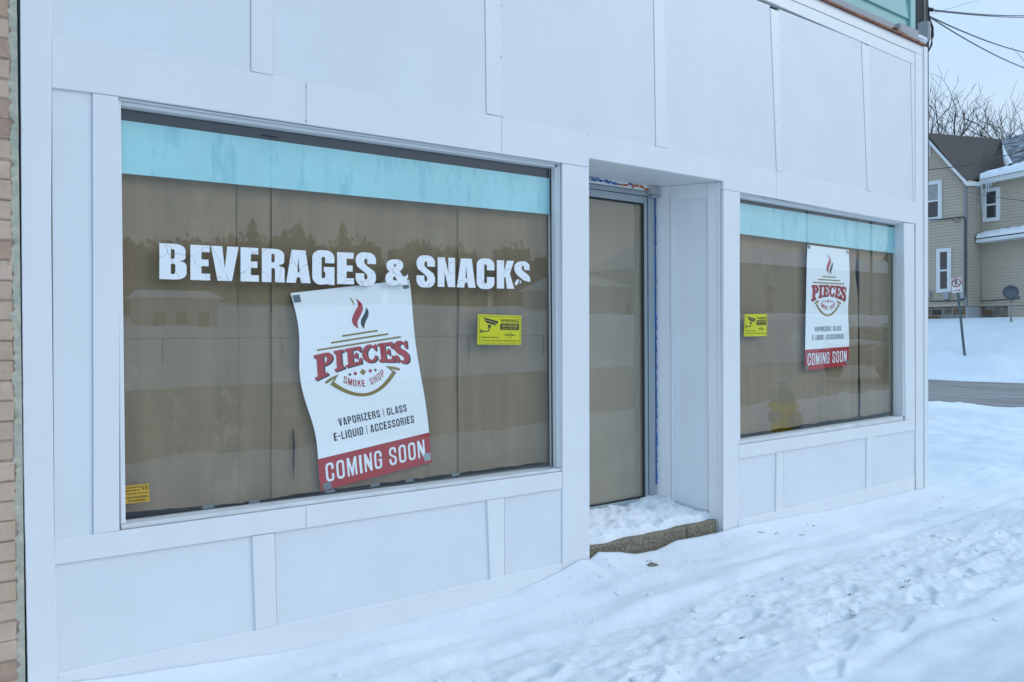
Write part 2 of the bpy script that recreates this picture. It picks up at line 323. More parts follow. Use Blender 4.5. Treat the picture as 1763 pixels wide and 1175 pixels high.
# upper storey of the front: battens and panels up to the cornice
zp = W(1440, 56)[1]
def H10(x): return 38+(x-1400)*.43
ub = [((433, 472), (432.4, 470.6)), ((834, 862), (837.7, 866)), ((1122, 1140), (1129.5, 1147.5)), ((1326.4, 1341.8), (1337.5, 1346)), ((1483.5, 1496), (1494, 1501.5))]
prev = W(88.5, 60)[0]
ztop = 3.72
for i, (tp, bt) in enumerate(ub):
    yf = .0065
    b0, b1 = W(bt[0], H1(bt[0]), yf), W(bt[1], H1(bt[1]), yf)
    if i < 3: t0, t1 = (W(tp[0], 0, yf)), (W(tp[1], 0, yf)); k = (ztop-b0[1])/(t0[1]-b0[1]); t0 = (b0[0]+(t0[0]-b0[0])*k*.4, ztop); t1 = (b1[0]+(t1[0]-b1[0])*k*.4, ztop)
    elif i == 3: t0, t1 = W(1326.4, 5, yf), W(1341.8, 13, yf)
    else: t0, t1 = W(1483.5, 73, yf), W(1496, 80, yf)
    if i == 3: t0 = (t0[0], ztop-.02); t1 = (t1[0], ztop-.02)
    qb('batten', shr([t0, t1, b1, b0]), yf, .05)
    pl = [(prev_t if i else prev, ztop), (t0[0], ztop), (b0[0], b0[1]-.01), (prev, W(100 if i == 0 else prevpx, H1(100 if i == 0 else prevpx), PY)[1]-.01)]
    qb('panel', pl, PY, .05, M['panel']); prev = b1[0]; prev_t = t1[0]; prevpx = bt[1]
xe = W(1570.5, 230, PY)[0]
qb('panel', [(prev_t, ztop), (W(1568.5, 109, PY)[0], ztop), (W(1573, 346, PY)[0], W(1573, 347, PY)[1]-.01), (prev, W(1501, 331, PY)[1]-.01)], PY, .05, M['panel'])
# cornice boards, following the slightly falling eave seen at the right
yA = W(1326.4, 5)[0]
xc_ = W(1576.5, 92)[0]; xo = W(1590, 300)[0]
a0, a1 = W(1326.4, 4, .006), W(1568.5, 109, .006); b0, b1 = W(1400, 16, .006), W(1577, 92, .006); c1 = W(1588, 75.5)
sl = (a1[1]-a0[1])/(a1[0]-a0[0]); s2 = (b1[1]-b0[1])/(b1[0]-b0[0]); c0 = W(1410, 0); s3 = (c1[1]-c0[1])/(c1[0]-c0[0])
x0 = W(88.5, 60)[0]
qb('cornice_board', [(x0, a0[1]), (a0[0], a0[1]), a1, (b1[0], a1[1]), (b1[0], b1[1]-G), (b0[0], b0[1]-G), (x0, b0[1]-G)], .006, .05)
qb('cornice_board', [(x0, b0[1]+G), (b0[0], b0[1]+G), (b1[0], b1[1]+G), (xo, b1[1]+G), (xo, c1[1]-.02), (c0[0], c0[1]), (x0, c0[1])], 0, .05)
# right-hand trim: inner upright, outer corner board, side return
qb('trim_board', [(a1[0], a1[1]-G), (b1[0]-G, a1[1]-G), W(1577, 347)[0:1]+(W(1575, 349)[1],), W(1573, 349, .006)], .006, .05)
x77 = W(1576.8, 500)[0]
xr = W(1590.0, 500)[0]; XR = W(1596.5, 600)[0]
qb('corner_board', [(x77+G, -.3), (xr-G, -.3), (xr-G, b1[1]-.0), (x77+G, b1[1]-.0)], .0005, .05)
qb('corner_board', [(xr+.001, -.3), (XR, -.3), (XR, c1[1]-.02), (xr+.001, c1[1]-.02)], -.008, .06)
random.seed(2)
for px, py in ((863, 9), (863.5, 98), (866, 203), (1014, 232), (1129, 253), (1147, 256), (1371, 45), (1385, 33), (1436, 56), (1462, 66), (1340, 80), (1338, 208), (527, 150), (527, 208)):
    a_, b_n = W(px, py, -.001); n_h = MB().lathe([(.0032, 0), (.0028, -.0012), (.0008, -.0016)], (a_, .001, b_n), 'y', 8); n_h.build('nail_head', M['gutter'], shop)
# ---- windows
YG = .075
def window(gl, outer, name='window'):
    # gl: visible glass corners px TL TR BR BL ; outer: frame outline px
    wroot = None
    TL = W(*gl[0], .03); TR = W(*gl[1], YG); BR = W(*gl[2], YG); BL = W(*gl[3], YG)
    tl = W(*gl[0], YG); L = W(gl[3][0], gl[3][1], .02)[0]
    zt0, zt1 = tl[1], TR[1]; zb0, zb1 = BL[1], BR[1]; R = .5*(TR[0]+BR[0]); L = .5*(W(*gl[0], .02)[0]+L)
    o = [W(*p) for p in outer]
    fr = MB()
    OL = .5*(o[0][0]+o[3][0])+G; OR = .5*(o[1][0]+o[2][0])-G; ot0, ot1, ob1, ob0 = o[0][1]-G, o[1][1]-G, o[2][1]+G, o[3][1]+G
    dz = .016
    fr.prism([(OL, ot0), (OR, ot1), (OR, zt1+dz), (OL, zt0+dz)], .014, .1, .003)
    fr.prism([(L, zt0+dz-.0005), (R, zt1+dz-.0005), (R, zt1), (L, zt0)], .036, .1, .002)
    fr.prism([(OL, zt0+dz-.001), (L, zt0+dz-.001), (L, zb0-.0), (OL, zb0-.0)], .018, .1, .003)
    fr.prism([(R+.018, zt1+dz-.001), (OR, zt1+dz-.001), (OR, zb1), (R+.018, zb1)], .014, .1, .003)
    fr.prism([(R, zt1), (R+.0175, zt1), (R+.0175, zb1), (R, zb1)], .034, .1, .002)
    wf = fr.build('window_frame', M['white'], shop); sub(wf)
    si = MB().prism([(OL, zb0-.001), (OR, zb1-.001), (OR, ob1), (OL, ob0)], .012, .1, .004)
    si.build('sill', M['sill'], wf)
    g = MB(); g.box(L-.01, R+.01, YG, YG+.005, zb0-.01, zt0+.02)
    for i in range(len(g.mi)): g.mi[i] = 1
    g.mi[2] = 0
    go = g.build('glass', [M['glass'], M['glassback']], wf)
    # black gasket line round the pane
    k = MB(); yy0, yy1 = YG-.004, YG-.0005
    k.prism([(R-.008, zt1-.001), (R-.0005, zt1-.001), (R-.0005, zb1), (R-.008, zb1)], yy0, yy1, .0005); k.build('gasket', M['rubber'], wf)
    MB().prism([(L+.001, zt0), (L+.006, zt0), (L+.006, zb0), (L+.001, zb0)], yy0, yy1, .0005).build('gasket', M['rubber'], wf)
    return L, R, zb0, zb1, zt0, zt1
w1 = window([(211.3, 186), (950.5, 290.5), (949.3, 804.5), (213.2, 897.6)], [(204, H0(204)), (968, H0(968)), (968, H3(968)), (206, H3(206))])
w2 = window([(1275, 342.5), (1546, 388.5), (1544.3, 715.7), (1272.5, 756.5)], [(1274.6, H0(1274.6)), (1556, H0(1556)), (1559, H3(1559)), (1272, H3(1272))])
# ---- recessed entrance
YD = .40
xL, xRt = W(1014.5, 600)[0], W(1245.5, 600)[0]
zs0, zs1 = W(1014.5, 273)[1], W(1245.5, 312)[1]
iR = .5*(W(1130, 340, YD)[0]+W(1133.6, 863, YD)[0]); iL = xL+(xRt-iR)
so_ = MB(); so_.add([(xL, .031, zs0), (xRt, .031, zs1), (iR+.02, YD+.06, zs1), (iL-.02, YD+.06, zs0), (xL, .031, zs0+.05), (xRt, .031, zs1+.05), (iR+.02, YD+.06, zs1+.05), (iL-.02, YD+.06, zs0+.05)],
        [(0, 1, 2, 3), (7, 6, 5, 4), (0, 4, 5, 1), (1, 5, 6, 2), (2, 6, 7, 3), (3, 7, 4, 0)])
so_.build('soffit', M['soffit'], shop)
def splay(p0, p1, sgn):
    p0, p1 = Vector(p0), Vector(p1); L = (p1-p0).length; e = (p1-p0)/L
    nrm = Vector((-e.y, e.x))
    if nrm.x*sgn < 0: nrm = -nrm
    P = lambda a, b, d: (p0.x+e.x*a+nrm.x*d, p0.y+e.y*a+nrm.y*d, b)
    def hit(px):
        d = ray(px, 600); d2 = Vector((d.x, d.y)); o = Vector((0, -CD))
        A = p0-o; det = d2.x*(-e.y)+e.x*d2.y
        s = (d2.x*A.y-d2.y*A.x)/(-det) if False else None
        # solve o + t*d2 = p0 + a*e
        den = d2.x*e.y-d2.y*e.x; a = (A.x*d2.y-A.y*d2.x)/(-den) if den else 0
        a = (d2.x*A.y-d2.y*A.x)/(-(d2.x*e.y-d2.y*e.x)); return a
    return P, hit, L
P, hit, LW = splay((xRt, .03), (iR, YD+.02), 1)
s1, s2_, s3_ = hit(1240), hit(1219), hit(1155)
zt = zs1-.001
rec = MB()
rec.prism([(.0, -.2), (LW, -.2), (LW, zt), (0, zt)], .016, .05, .001, P=P)
rec.build('panel', M['panel'], shop, label='splayed side panel of the doorway')
def zpy(px, py, y):  return W(px, py, y)[1]
zr = zpy(1219, 338, .07)
for a, b, z0, z1 in ((0.002, s2_, -.2, zt), (s3_, LW, -.2, zt), (s2_+.001, s3_-.001, zr, zt)):
    MB().prism([(a, z0), (b, z0), (b, z1), (a, z1)], .002, .016, .002, P=P).build('trim_board', M['white'], shop)
MB().prism([(s3_-.018, -.2), (s3_-.001, -.2), (s3_-.001, zr-.002), (s3_-.018, zr-.002)], -.006, .016, .003, P=P).build('batten', M['white'], shop)
MB().prism([(-.004, -.2), (.012, -.2), (.012, zt), (-.004, zt)], -.005, .001, .002, P=P).build('corner_bead', M['white'], shop)
P2, h2, L2 = splay((xL, .03), (iL, YD+.02), -1)
MB().prism([(.0, -.2), (L2, -.2), (L2, zt), (0, zt)], .002, .05, .001, P=P2).build('panel', M['panel'], shop, label='splayed side panel of the doorway')
# door
wd = lambda px, py: W(px, py, YD)
zdt = wd(1118, 331)[1]; zdg = wd(1110, 350)[1]; zdb = wd(1113, 857)[1]; zd0 = wd(1120, 866)[1]-.05
xs_g, xs_s, xs_f = wd(1112, 600)[0], wd(1117, 600)[0], wd(1128, 600)[0]
fr = MB()
fr.prism([(iL, -.1), (iL+.045, -.1), (iL+.045, zdt-.02), (iL, zdt-.02)], YD, YD+.08, .002)
fr.prism([(xs_s+.004, -.1), (xs_f, -.1), (xs_f, zdt-.0), (xs_s+.004, zdt-.0)], YD, YD+.08, .002)
fr.prism([(iL+.046, zdt-.03), (xs_s+.003, zdt-.03), (xs_s+.003, zdt), (iL+.046, zdt)], YD, YD+.08, .002)
fo = fr.build('door_frame', M['alu'], shop)
dl = iL+.05
d = MB()
d.prism([(xs_g, zd0-.03), (xs_s, zd0-.03), (xs_s, zdt-.033), (xs_g, zdt-.033)], YD+.008, YD+.045, .002)
d.prism([(dl, zd0-.03), (dl+.05, zd0-.03), (dl+.05, zdt-.033), (dl, zdt-.033)], YD+.008, YD+.045, .002)
d.prism([(dl+.0505, zdg), (xs_g-.0005, zdg), (xs_g-.0005, zdt-.033), (dl+.0505, zdt-.033)], YD+.008, YD+.045, .002)
d.prism([(dl+.0505, zd0-.03), (xs_g-.0005, zd0-.03), (xs_g-.0005, zdb), (dl+.0505, zdb)], YD+.008, YD+.045, .002)
do = sub(d.build('door', M['alu'], shop))
g = MB(); g.box(dl+.05, xs_g, YD+.022, YD+.027, zdb, zdg)
for i in range(len(g.mi)): g.mi[i] = 1
g.mi[2] = 0
g.build('door_glass', [M['glass'], M['glassback']], do)
k = MB(); yy0, yy1 = YD+.015, YD+.0215
k.prism([(xs_g-.013, zdb), (xs_g-.0005, zdb), (xs_g-.0005, zdg), (xs_g-.013, zdg)], yy0, yy1, .001)
k.prism([(dl+.051, zdg-.012), (xs_g-.0135, zdg-.012), (xs_g-.0135, zdg-.0005), (dl+.051, zdg-.0005)], yy0, yy1, .001)
k.prism([(dl+.051, zdb+.0005), (xs_g-.0135, zdb+.0005), (xs_g-.0135, zdb+.011), (dl+.051, zdb+.011)], yy0, yy1, .001)
k.build('gasket', M['rubber'], do)
# daubed strip over the door: filler, blue tape and orange foam
f0 = MB(); f0.box(iL, iR, YD-.002, YD+.09, zdt+.004, zs1-.001); f0.build('head_filler', M['white'], shop)
random.seed(3)
bl = MB(); og = MB(); hh = zs1-zdt
for i in range(46):
    x = iL+.03+(iR-iL-.08)*i/46; t_ = i/46; y = YD-.004-random.random()*.003
    zc = zdt+.012+hh*(.55-.35*t_)+random.uniform(-.01, .01); hgt = random.uniform(.002, .0075); l = random.uniform(.015, .05)
    tgt = og if (random.random() < (.9 if t_ > .55 else .2)) else bl
    tgt.prism([(x, zc-hgt), (x+l, zc-hgt+random.uniform(-.004, .004)), (x+l*.8, zc+hgt*.7), (x+l*.2, zc+hgt)], y, YD-.001, .001)
bl.build('blue_tape', M['bluepaint'], shop); og.build('foam_filler', M['orange'], shop)
# blue streak of old tape beside the door frame, dark joint behind it
j = MB(); j.box(xs_f+.0005, iR+.01, YD+.012, YD+.05, -.1, zdt+.02); j.build('joint', M['gap'], shop)
tp = MB(); z = zdt-.02; zlow = wd(1130, 832)[1]
while z > zlow:
    h = random.uniform(.03, .09); wv = random.uniform(.010, .018)
    tp.prism([(xs_f+.001, z-h), (xs_f+.001+wv, z-h+.003), (xs_f+.001+random.uniform(.003, .012), z), (xs_f+.001, z)], YD-.003-random.random()*.001, YD+.01, .0006); z -= h+random.uniform(0, .006)*0
tp.build('blue_tape', M['bluepaint'], shop)
c_ = MB(); cx0, cz1 = wd(1116, 322); cx1, cz0 = wd(1130, 343)
c_.prism([(cx0, cz0+.01), (cx0+.01, cz0), (cx1-.01, cz0), (cx1, cz0+.01), (cx1, cz1-.06), (cx0, cz1-.06)], YD-.045, YD-.001, .004)
c_.build('conduit_box', M['alu'], shop)
c2 = MB(); c2.box(cx0-.006, cx1+.004, YD-.03, YD-.002, cz1-.055, cz1-.012); c2.build('hinge_block', M['gap'], shop)
# ---- building body: side wall, back, interior
def solid(name, m, x0, x1, y0, y1, z0, z1, **k): return MB().box(x0, x1, y0, y1, z0, z1).build(name, m, shop, **k)
bk = MB()
bk.box(xl0, W(160, 900)[0]+.03, .051, .2, -.3, ZT); bk.box(W(160, 900)[0]+.03, w1[1]+.03, .1005, .2, -.3, w1[2]-.02)
bk.box(w1[1]+.03, xL-.02, .051, .2, -.3, ZT); bk.box(W(160, 900)[0]+.031, w1[1]+.029, .1005, .2, w1[4]+.02, ZT)
bk.box(xL-.019, xRt+.019, .051, .5, zs0+.06, ZT); bk.box(xRt+.02, w2[0]-.03, .051, .2, -.3, ZT); bk.box(w2[0]-.03, w2[1]+.03, .1005, .2, -.3, w2[2]-.02)
bk.box(w2[0]-.029, w2[1]+.029, .1005, .2, w2[4]+.02, ZT); bk.box(w2[1]+.031, XR-.02, .062, .2, -.3, ZT)
bk.build('wall_framing', M['gap'], shop)
solid('side_wall', M['teal'], XR-.12, XR-.006, .2, 9, -.3, c1[1]-.02)
solid('back_wall', M['dark'], .25, XR-.12, 2.4, 2.5, -.3, 4); solid('side_wall', M['dark'], .2, .25, .2, 2.5, -.3, 4)
solid('floor', M['dark'], .25, XR-.12, .2, 2.5, -.3, -.02); solid('ceiling', M['dark'], .25, XR-.12, .2, 2.5, 3.3, 3.4)
# rusty flashing along the cornice, gutter pipe and upper storey
fl = MB(); zc0 = c0[1]; pts = [(x0, zc0), (c0[0], zc0), (c1[0]+.02, c1[1]-.018)]
for (xa, za), (xb_, zb_) in zip(pts, pts[1:]):
    fl.add([(xa, -.02, za+.001), (xb_, -.02, zb_+.001), (xb_, -.02, zb_+.016), (xa, -.02, za+.016), (xa, .07, za+.001), (xb_, .07, zb_+.001), (xb_, .07, zb_+.024), (xa, .07, za+.024)],
           [(0, 1, 2, 3), (7, 6, 5, 4), (3, 2, 6, 7), (0, 4, 5, 1), (1, 5, 6, 2), (0, 3, 7, 4)])
fl.build('flashing', M['rust'], shop)
cz = lambda x: c0[1]+(x-c0[0])*s3
xg1 = W(1553, 52, .06)[0]
p_ = []
for i in range(14):
    x = 1.5+(xg1-1.5)*i/13; p_.append((x, .10, cz(x)+.045))
MB().tube(p_, .032, 10).build('gutter', M['gutter'], shop, smooth=True)
MB().tube([(xg1-.10, .09, cz(xg1)+.05), (xg1+.12, .085, cz(xg1)+.02)], .048, 8).build('gutter_outlet', M['rust'], shop)
MB().box(xg1+.02, xg1+.30, .07, .16, cz(xg1)+.085, cz(xg1)+.15).build('bracket', M['meter'], shop)
sg = MB(); z = cz(XR)+.06; zz = z
YU = .16; xu1 = W(1562, 20, YU)[0]
sp = [(x, YU) for x in (0.3, xu1)]
z = cz(4)+.0
for i in range(10):
    za, zb_ = 3.78+i*.20, 3.78+(i+1)*.20
    sg.add([(.3, YU-.018, za), (xu1, YU-.018, za), (xu1, YU, zb_), (.3, YU, zb_), (.3, YU+.05, za), (xu1, YU+.05, za), (xu1, YU+.05, zb_), (.3, YU+.05, zb_)],
           [(0, 1, 2, 3), (0, 4, 5, 1), (4, 7, 6, 5), (1, 5, 6, 2), (0, 3, 7, 4)])
sg.build('upper_siding', M['teal'], shop)
xu2 = W(1574, 20, YU-.02)[0]
MB().box(xu1+.002, xu2, YU-.03, YU+.1, 3.86, 5.8).build('corner_trim', M['teal'], shop)
MB().box(xu2-.1, xu2-.002, YU+.1, 8, 3.8, 5.8).build('upper_side_wall', M['teal'], shop)
MB().box(.3, xu2-.003, YU+.05, 8, 5.8, 5.9).build('roof', M['gutter'], shop)
# snow lump on the corner of the cornice
sn = MB()
def lump(mb, c, r, n=10, m=7, seed=0):
    vs = []
    for j in range(m+1):
        ph = math.pi*j/m
        for i in range(n):
            a = 2*math.pi*i/n; d = Vector((math.sin(ph)*math.cos(a), math.sin(ph)*math.sin(a), math.cos(ph)))
            q = 1+.45*noise.noise(d*1.7+Vector((seed, 3, 1)))
            vs.append((c[0]+d.x*r[0]*q, c[1]+d.y*r[1]*q, c[2]+d.z*r[2]*q))
    fs = [(j*n+i, j*n+(i+1) % n, (j+1)*n+(i+1) % n, (j+1)*n+i) for j in range(m) for i in range(n)]
    mb.add(vs, fs)
px, pz = W(1583, 62, .1); lump(sn, (px-.03, .1, pz-.045), (.13, .06, .035), seed=1); lump(sn, (px-.12, .12, pz+.0), (.07, .05, .04), seed=4)
sn.build('cornice_snow', M['snow'], None, smooth=True, label='small lump of snow on the far right end of the cornice', category='snow lump')
# ------------------------------------------------------------------ neighbouring brick wall
bw = thing('brick_wall', 'pinkish painted brick wall at the left edge of the photo', 'wall', (-.5, 0, 0))
xm = W(37.0, 600)[0]
MB().box(-3, xm-.004, .008, .4, -.4, 5).build('mortar', M['mortar'], bw)
bm_ = MB(); random.seed(11)
row = 0; z = -.4; CH = .0735
z = CZ-((1175-580)/F*2.75)-.2
while z < 3.6:
    x = xm-.024
    first = .10 if row % 2 else .205
    while x > -2.2:
        L = first if first else .205; first = 0
        a, b = x-L+.0025, x-.0025; d1 = random.uniform(-.004, .004); tz = random.uniform(-.0015, .0015)
        bm_.prism([(a, z+.0022+tz), (b, z+.0022+tz), (b, z+CH-.0022+tz), (a, z+CH-.0022+tz)], d1+.002, .03, .005, mi=random.choice([0, 0, 0, 1, 2]))
        x -= L
    z += CH; row += 1
M['brick2'] = mat('pale_painted_brick', (.64, .47, .36), .85, col2=(.50, .36, .27), vscale=9, bump=.006, bscale=35, dirt=((.30, .21, .16), 20, .60, (1, 1, 2)))
M['brick3'] = mat('stained_painted_brick', (.52, .34, .24), .85, col2=(.36, .24, .18), vscale=11, bump=.008, bscale=30, dirt=((.24, .17, .13), 16, .58, (1, 1, 2)))
bm_.build('brick_face', [M['brick'], M['brick2'], M['brick3']], bw)
ck = MB()
def ckf(u, v):
    x = xm-.026+u*.0245; z = -.4+v*5
    n_ = noise.noise(Vector((x*8, 3, z*9)))*.012+noise.noise(Vector((x*30, 7, z*30)))*.006
    e = (1-u)*(noise.noise(Vector((1, 2, z*14)))*.012+noise.noise(Vector((5, 2, z*45)))*.014)
    return (x+e, -.006-n_*.6+.012*(1-u), z)
ck.grid(ckf, 6, 1100)
ck.build('caulk', M['caulk'], bw, smooth=True)
MB().box(xm-.0022, xm+.001, .004, .02, -.4, 5).build('joint', M['rubber'], bw)
# ------------------------------------------------------------------ 2-D glyphs
def arc(cx, cy, rx, ry, a0, a1, n=7): return [(cx+rx*math.cos(math.radians(a0+(a1-a0)*i/n)), cy+ry*math.sin(math.radians(a0+(a1-a0)*i/n))) for i in range(n+1)]
def rrect(x0, y0, x1, y1, rx, ry, c=(1, 1, 1, 1)):   # corners: tr tl bl br
    p = []
    for k, (cx, cy, a) in enumerate(((x1-rx, y1-ry, 0), (x0+rx, y1-ry, 90), (x0+rx, y0+ry, 180), (x1-rx, y0+ry, 270))):
        if c[k]: p += arc(cx, cy, rx, ry, a, a+90)
        else: p.append(((x1, x0, x0, x1)[k], (y1, y1, y0, y0)[k]))
    return p
def glyph(ch, t=.42, s=.19, R=.38):
    rx, ry = R, R*.6; ix, iy = max(.02, R-t)+.03, max(.02, ry-s)+.03; ix = min(ix, (1-2*t)/2); iy = min(iy, .2)
    if ch in 'O0': return [rrect(0, 0, 1, 1, rx, ry), rrect(t, s, 1-t, 1-s, ix, iy)]
    if ch == 'Q': return [rrect(0, 0, 1, 1, rx, ry), rrect(t, s, 1-t, 1-s, ix, iy), [(.62, .1), (.80, .16), (1.12, -.08), (.9, -.12)]]
    if ch == 'D': return [rrect(0, 0, 1, 1, rx, ry, (1, 0, 0, 1)), rrect(t, s*.9, 1-t, 1-s*.9, ix, iy, (1, 0, 0, 1))]
    if ch == 'I' or ch == '|': return [[(0, 0), (1, 0), (1, 1), (0, 1)]]
    if ch == 'L': return [[(0, 0), (1, 0), (1, s), (t, s), (t, 1), (0, 1)]]
    if ch == 'T': return [[(.5-t/2, 0), (.5+t/2, 0), (.5+t/2, 1-s), (1, 1-s), (1, 1), (0, 1), (0, 1-s), (.5-t/2, 1-s)]]
    if ch == 'H': return [[(0, 0), (t, 0), (t, .5-s/2), (1-t, .5-s/2), (1-t, 0), (1, 0), (1, 1), (1-t, 1), (1-t, .5+s/2), (t, .5+s/2), (t, 1), (0, 1)]]
    if ch == 'E': return [[(0, 0), (1, 0), (1, s), (t+.14, s), (t+.14, .5-s/2), (.92, .5-s/2), (.92, .5+s/2), (t+.14, .5+s/2), (t+.14, 1-s), (.97, 1-s), (.97, 1), (0, 1)]]
    if ch == 'F': return [[(0, 0), (t, 0), (t, .5-s/2), (.9, .5-s/2), (.9, .5+s/2), (t, .5+s/2), (t, 1-s), (1, 1-s), (1, 1), (0, 1)]]
    if ch == 'Z': return [[(0, 0), (1, 0), (1, s), (t*1.1, s), (1, 1-s), (1, 1), (.03, 1), (.03, 1-s), (1-t*1.1, 1-s), (0, s)]]
    if ch == 'V': return [[(.5-t*.62, 0), (.5+t*.62, 0), (1, 1), (1-t*.97, 1), (.5, .36-(.42-t)*.7), (t*.97, 1), (0, 1)]]
    if ch == 'A': return [[(0, 0), (t*.92, 0), (t*.92+.05, s*.9), (1-t*.92-.05, s*.9), (1-t*.92, 0), (1, 0), (.5+t*.68, 1), (.5-t*.68, 1)], [(t*.92+.07, s*.9+s*.8), (.5, .80), (1-t*.92-.07, s*.9+s*.8)]]
    if ch == 'N': return [[(0, 0), (t*.92, 0), (t*.92, .52), (1-t*.95, 0), (1, 0), (1, 1), (1-t*.92, 1), (1-t*.92, .48), (t*.95, 1), (0, 1)]]
    if ch == 'M':
        q = t*.75; return [[(0, 0), (q, 0), (q, .62), (.42, 0), (.58, 0), (1-q, .62), (1-q, 0), (1, 0), (1, 1), (1-q*1.25, 1), (.5, .42), (q*1.25, 1), (0, 1)]]
    if ch == 'K': return [[(0, 0), (t, 0), (t, .38), (.54, .5) if t < .4 else (.5, .42), (1-t, 0) if t < .4 else (.6, 0), (1.02, 0), (.76, .54), (1, 1), (1-t*.95, 1), (t, .62), (t, 1), (0, 1)]]
    if ch == 'U': return [rrect(0, 0, 1, 1, rx, ry, (0, 0, 1, 1))[:0]+[(1, 1), (1-t, 1)]+[(1-t, s+iy)]+arc(1-t-ix, s+iy, ix, iy, 0, -90)+arc(t+ix, s+iy, ix, iy, 270, 180)+[(t, 1), (0, 1)]+arc(rx, ry, rx, ry, 180, 270)+arc(1-rx, ry, rx, ry, 270, 360)]
    if ch == 'P': return [[(0, 0), (t, 0), (t, .40)]+arc(1-rx, .40+ry*.8, rx, ry*.8, 270, 360)+arc(1-rx, 1-ry*.8, rx, ry*.8, 0, 90)+[(0, 1)], rrect(t, .40+s*.85, 1-t, 1-s*.85, ix, iy*.8, (1, 0, 0, 1))]
    if ch == 'B': return [[(0, 0)]+arc(1-rx, ry*.8, rx, ry*.8, 270, 360, 5)+[(1, .38)]+arc(1-rx*.8, .42, rx*.75, .1, 20, 80, 4)+arc(.96-rx*.8, .62, rx*.8, .1, -80, 0, 4)+arc(.96-rx, 1-ry*.8, rx, ry*.8, 0, 90, 5)+[(0, 1)],
                          rrect(t, .5+s*.42, .98-t, 1-s*.8, ix, .05, (1, 0, 0, 1)), rrect(t, s*.8, 1-t, .5-s*.32, ix, .05, (1, 0, 0, 1))]
    if ch == 'R': return [[(0, 0), (t, 0), (t, .42)]+arc(1-t-ix, .42-iy, ix, iy, 90, 0, 3)+[(1-t, 0), (1, 0), (1, .36)]+arc(1-rx*.8, .40, rx*.8, .09, 0, 75, 4)+arc(.98-rx*.8, .62, rx*.8, .1, -75, 0, 4)+arc(.98-rx, 1-ry*.8, rx, ry*.8, 0, 90, 5)+[(0, 1)],
                          rrect(t, .5+s*.5, .98-t, 1-s*.8, ix, .05, (1, 0, 0, 1))]
    if ch == 'C': return [[(1, .62)]+arc(1-rx, 1-ry, rx, ry, 0, 90)+arc(rx, 1-ry, rx, ry, 90, 180)+arc(rx, ry, rx, ry, 180, 270)+arc(1-rx, ry, rx, ry, 270, 360)+[(1, .40), (1-t, .40)]+arc(1-t-ix, s+iy, ix, iy, 0, -90, 4)+arc(t+ix, s+iy, ix, iy, 270, 180, 4)+arc(t+ix, 1-s-iy, ix, iy, 180, 90, 4)+arc(1-t-ix, 1-s-iy, ix, iy, 90, 0, 4)+[(1-t, .62)]]
    if ch == 'G': return [[(1, .63)]+arc(1-rx, 1-ry, rx, ry, 0, 90)+arc(rx, 1-ry, rx, ry, 90, 180)+arc(rx, ry, rx, ry, 180, 270)+([(.72, .02), (.76, 0), (1, 0)] if t > .4 else arc(1-rx, ry, rx, ry, 270, 360))+[(1, .52), (.52, .52), (.52, .52-s*.75), (1-t, .52-s*.75)]+arc(1-t-ix, s+iy, ix, iy, 0, -90, 4)+arc(t+ix, s+iy, ix, iy, 270, 180, 4)+arc(t+ix, 1-s-iy, ix, iy, 180, 90, 4)+arc(1-t-ix, 1-s-iy, ix, iy, 90, 0, 4)+[(1-t, .63)]]
    if ch == 'S': return [[(1, .66)]+arc(1-rx, 1-ry, rx, ry, 0, 90)+arc(rx, 1-ry, rx, ry, 90, 180)+[(0, .70), (.08, .57), (1-t-.12, .40), (1-t, .32)]+arc(1-t-ix, s+iy, ix, iy, 0, -90, 4)+arc(t+ix, s+iy, ix, iy, 270, 180, 4)+[(t, .37), (0, .37)]+arc(rx, ry, rx, ry, 180, 270)+arc(1-rx, ry, rx, ry, 270, 360)+[(1, .31), (.92, .44), (t+.12, .60), (t, .68)]+arc(t+ix, 1-s-iy, ix, iy, 180, 90, 4)+arc(1-t-ix, 1-s-iy, ix, iy, 90, 0, 4)+[(1-t, .66)]]
    if ch == 'Y': return [[(.5-t/2, 0), (.5+t/2, 0), (.5+t/2, .4), (1, 1), (1-t, 1), (.5, .6), (t, 1), (0, 1), (.5-t/2, .4)]]
    if ch == '-': return [[(0, .42), (1, .42), (1, .42+s*.9), (0, .42+s*.9)]]
    return [[(0, 0), (1, 0), (1, 1), (0, 1)]]
def fill2d(loops, cuts=0, box=None):
    """flat triangulated mesh (verts2d, faces) from closed loops, holes allowed; optionally cut on a grid so it can follow a wavy sheet"""
    cu = bpy.data.curves.new('tmp', 'CURVE'); cu.dimensions = '2D'; cu.fill_mode = 'BOTH'
    for lp_ in loops:
        if len(lp_) < 3: continue
        s = cu.splines.new('POLY'); s.points.add(len(lp_)-1); s.use_cyclic_u = True
        for p, q in zip(s.points, lp_): p.co = (q[0]*100, q[1]*100, 0, 1)
    ob = bpy.data.objects.new('tmp', cu); C.objects.link(ob)
    me = bpy.data.meshes.new_from_object(ob); bpy.data.objects.remove(ob); bpy.data.curves.remove(cu)
    bm = bmesh.new(); bm.from_mesh(me); bpy.data.meshes.remove(me)
    bmesh.ops.remove_doubles(bm, verts=bm.verts, dist=.001)
    if cuts:
        for ax in (0, 1):
            n = Vector((1, 0, 0)) if ax == 0 else Vector((0, 1, 0))
            lo, hi = (min(v.co[ax] for v in bm.verts), max(v.co[ax] for v in bm.verts))
            k = math.floor(lo/cuts/100)+1
            while k*cuts*100 < hi:
                bmesh.ops.bisect_plane(bm, geom=bm.verts[:]+bm.edges[:]+bm.faces[:], plane_co=n*(k*cuts*100), plane_no=n, dist=.0001); k += 1
    vs = [(v.co.x/100, v.co.y/100) for v in bm.verts]; bm.verts.index_update(); fs = [tuple(v.index for v in f.verts) for f in bm.faces]; bm.free()
    return vs, fs
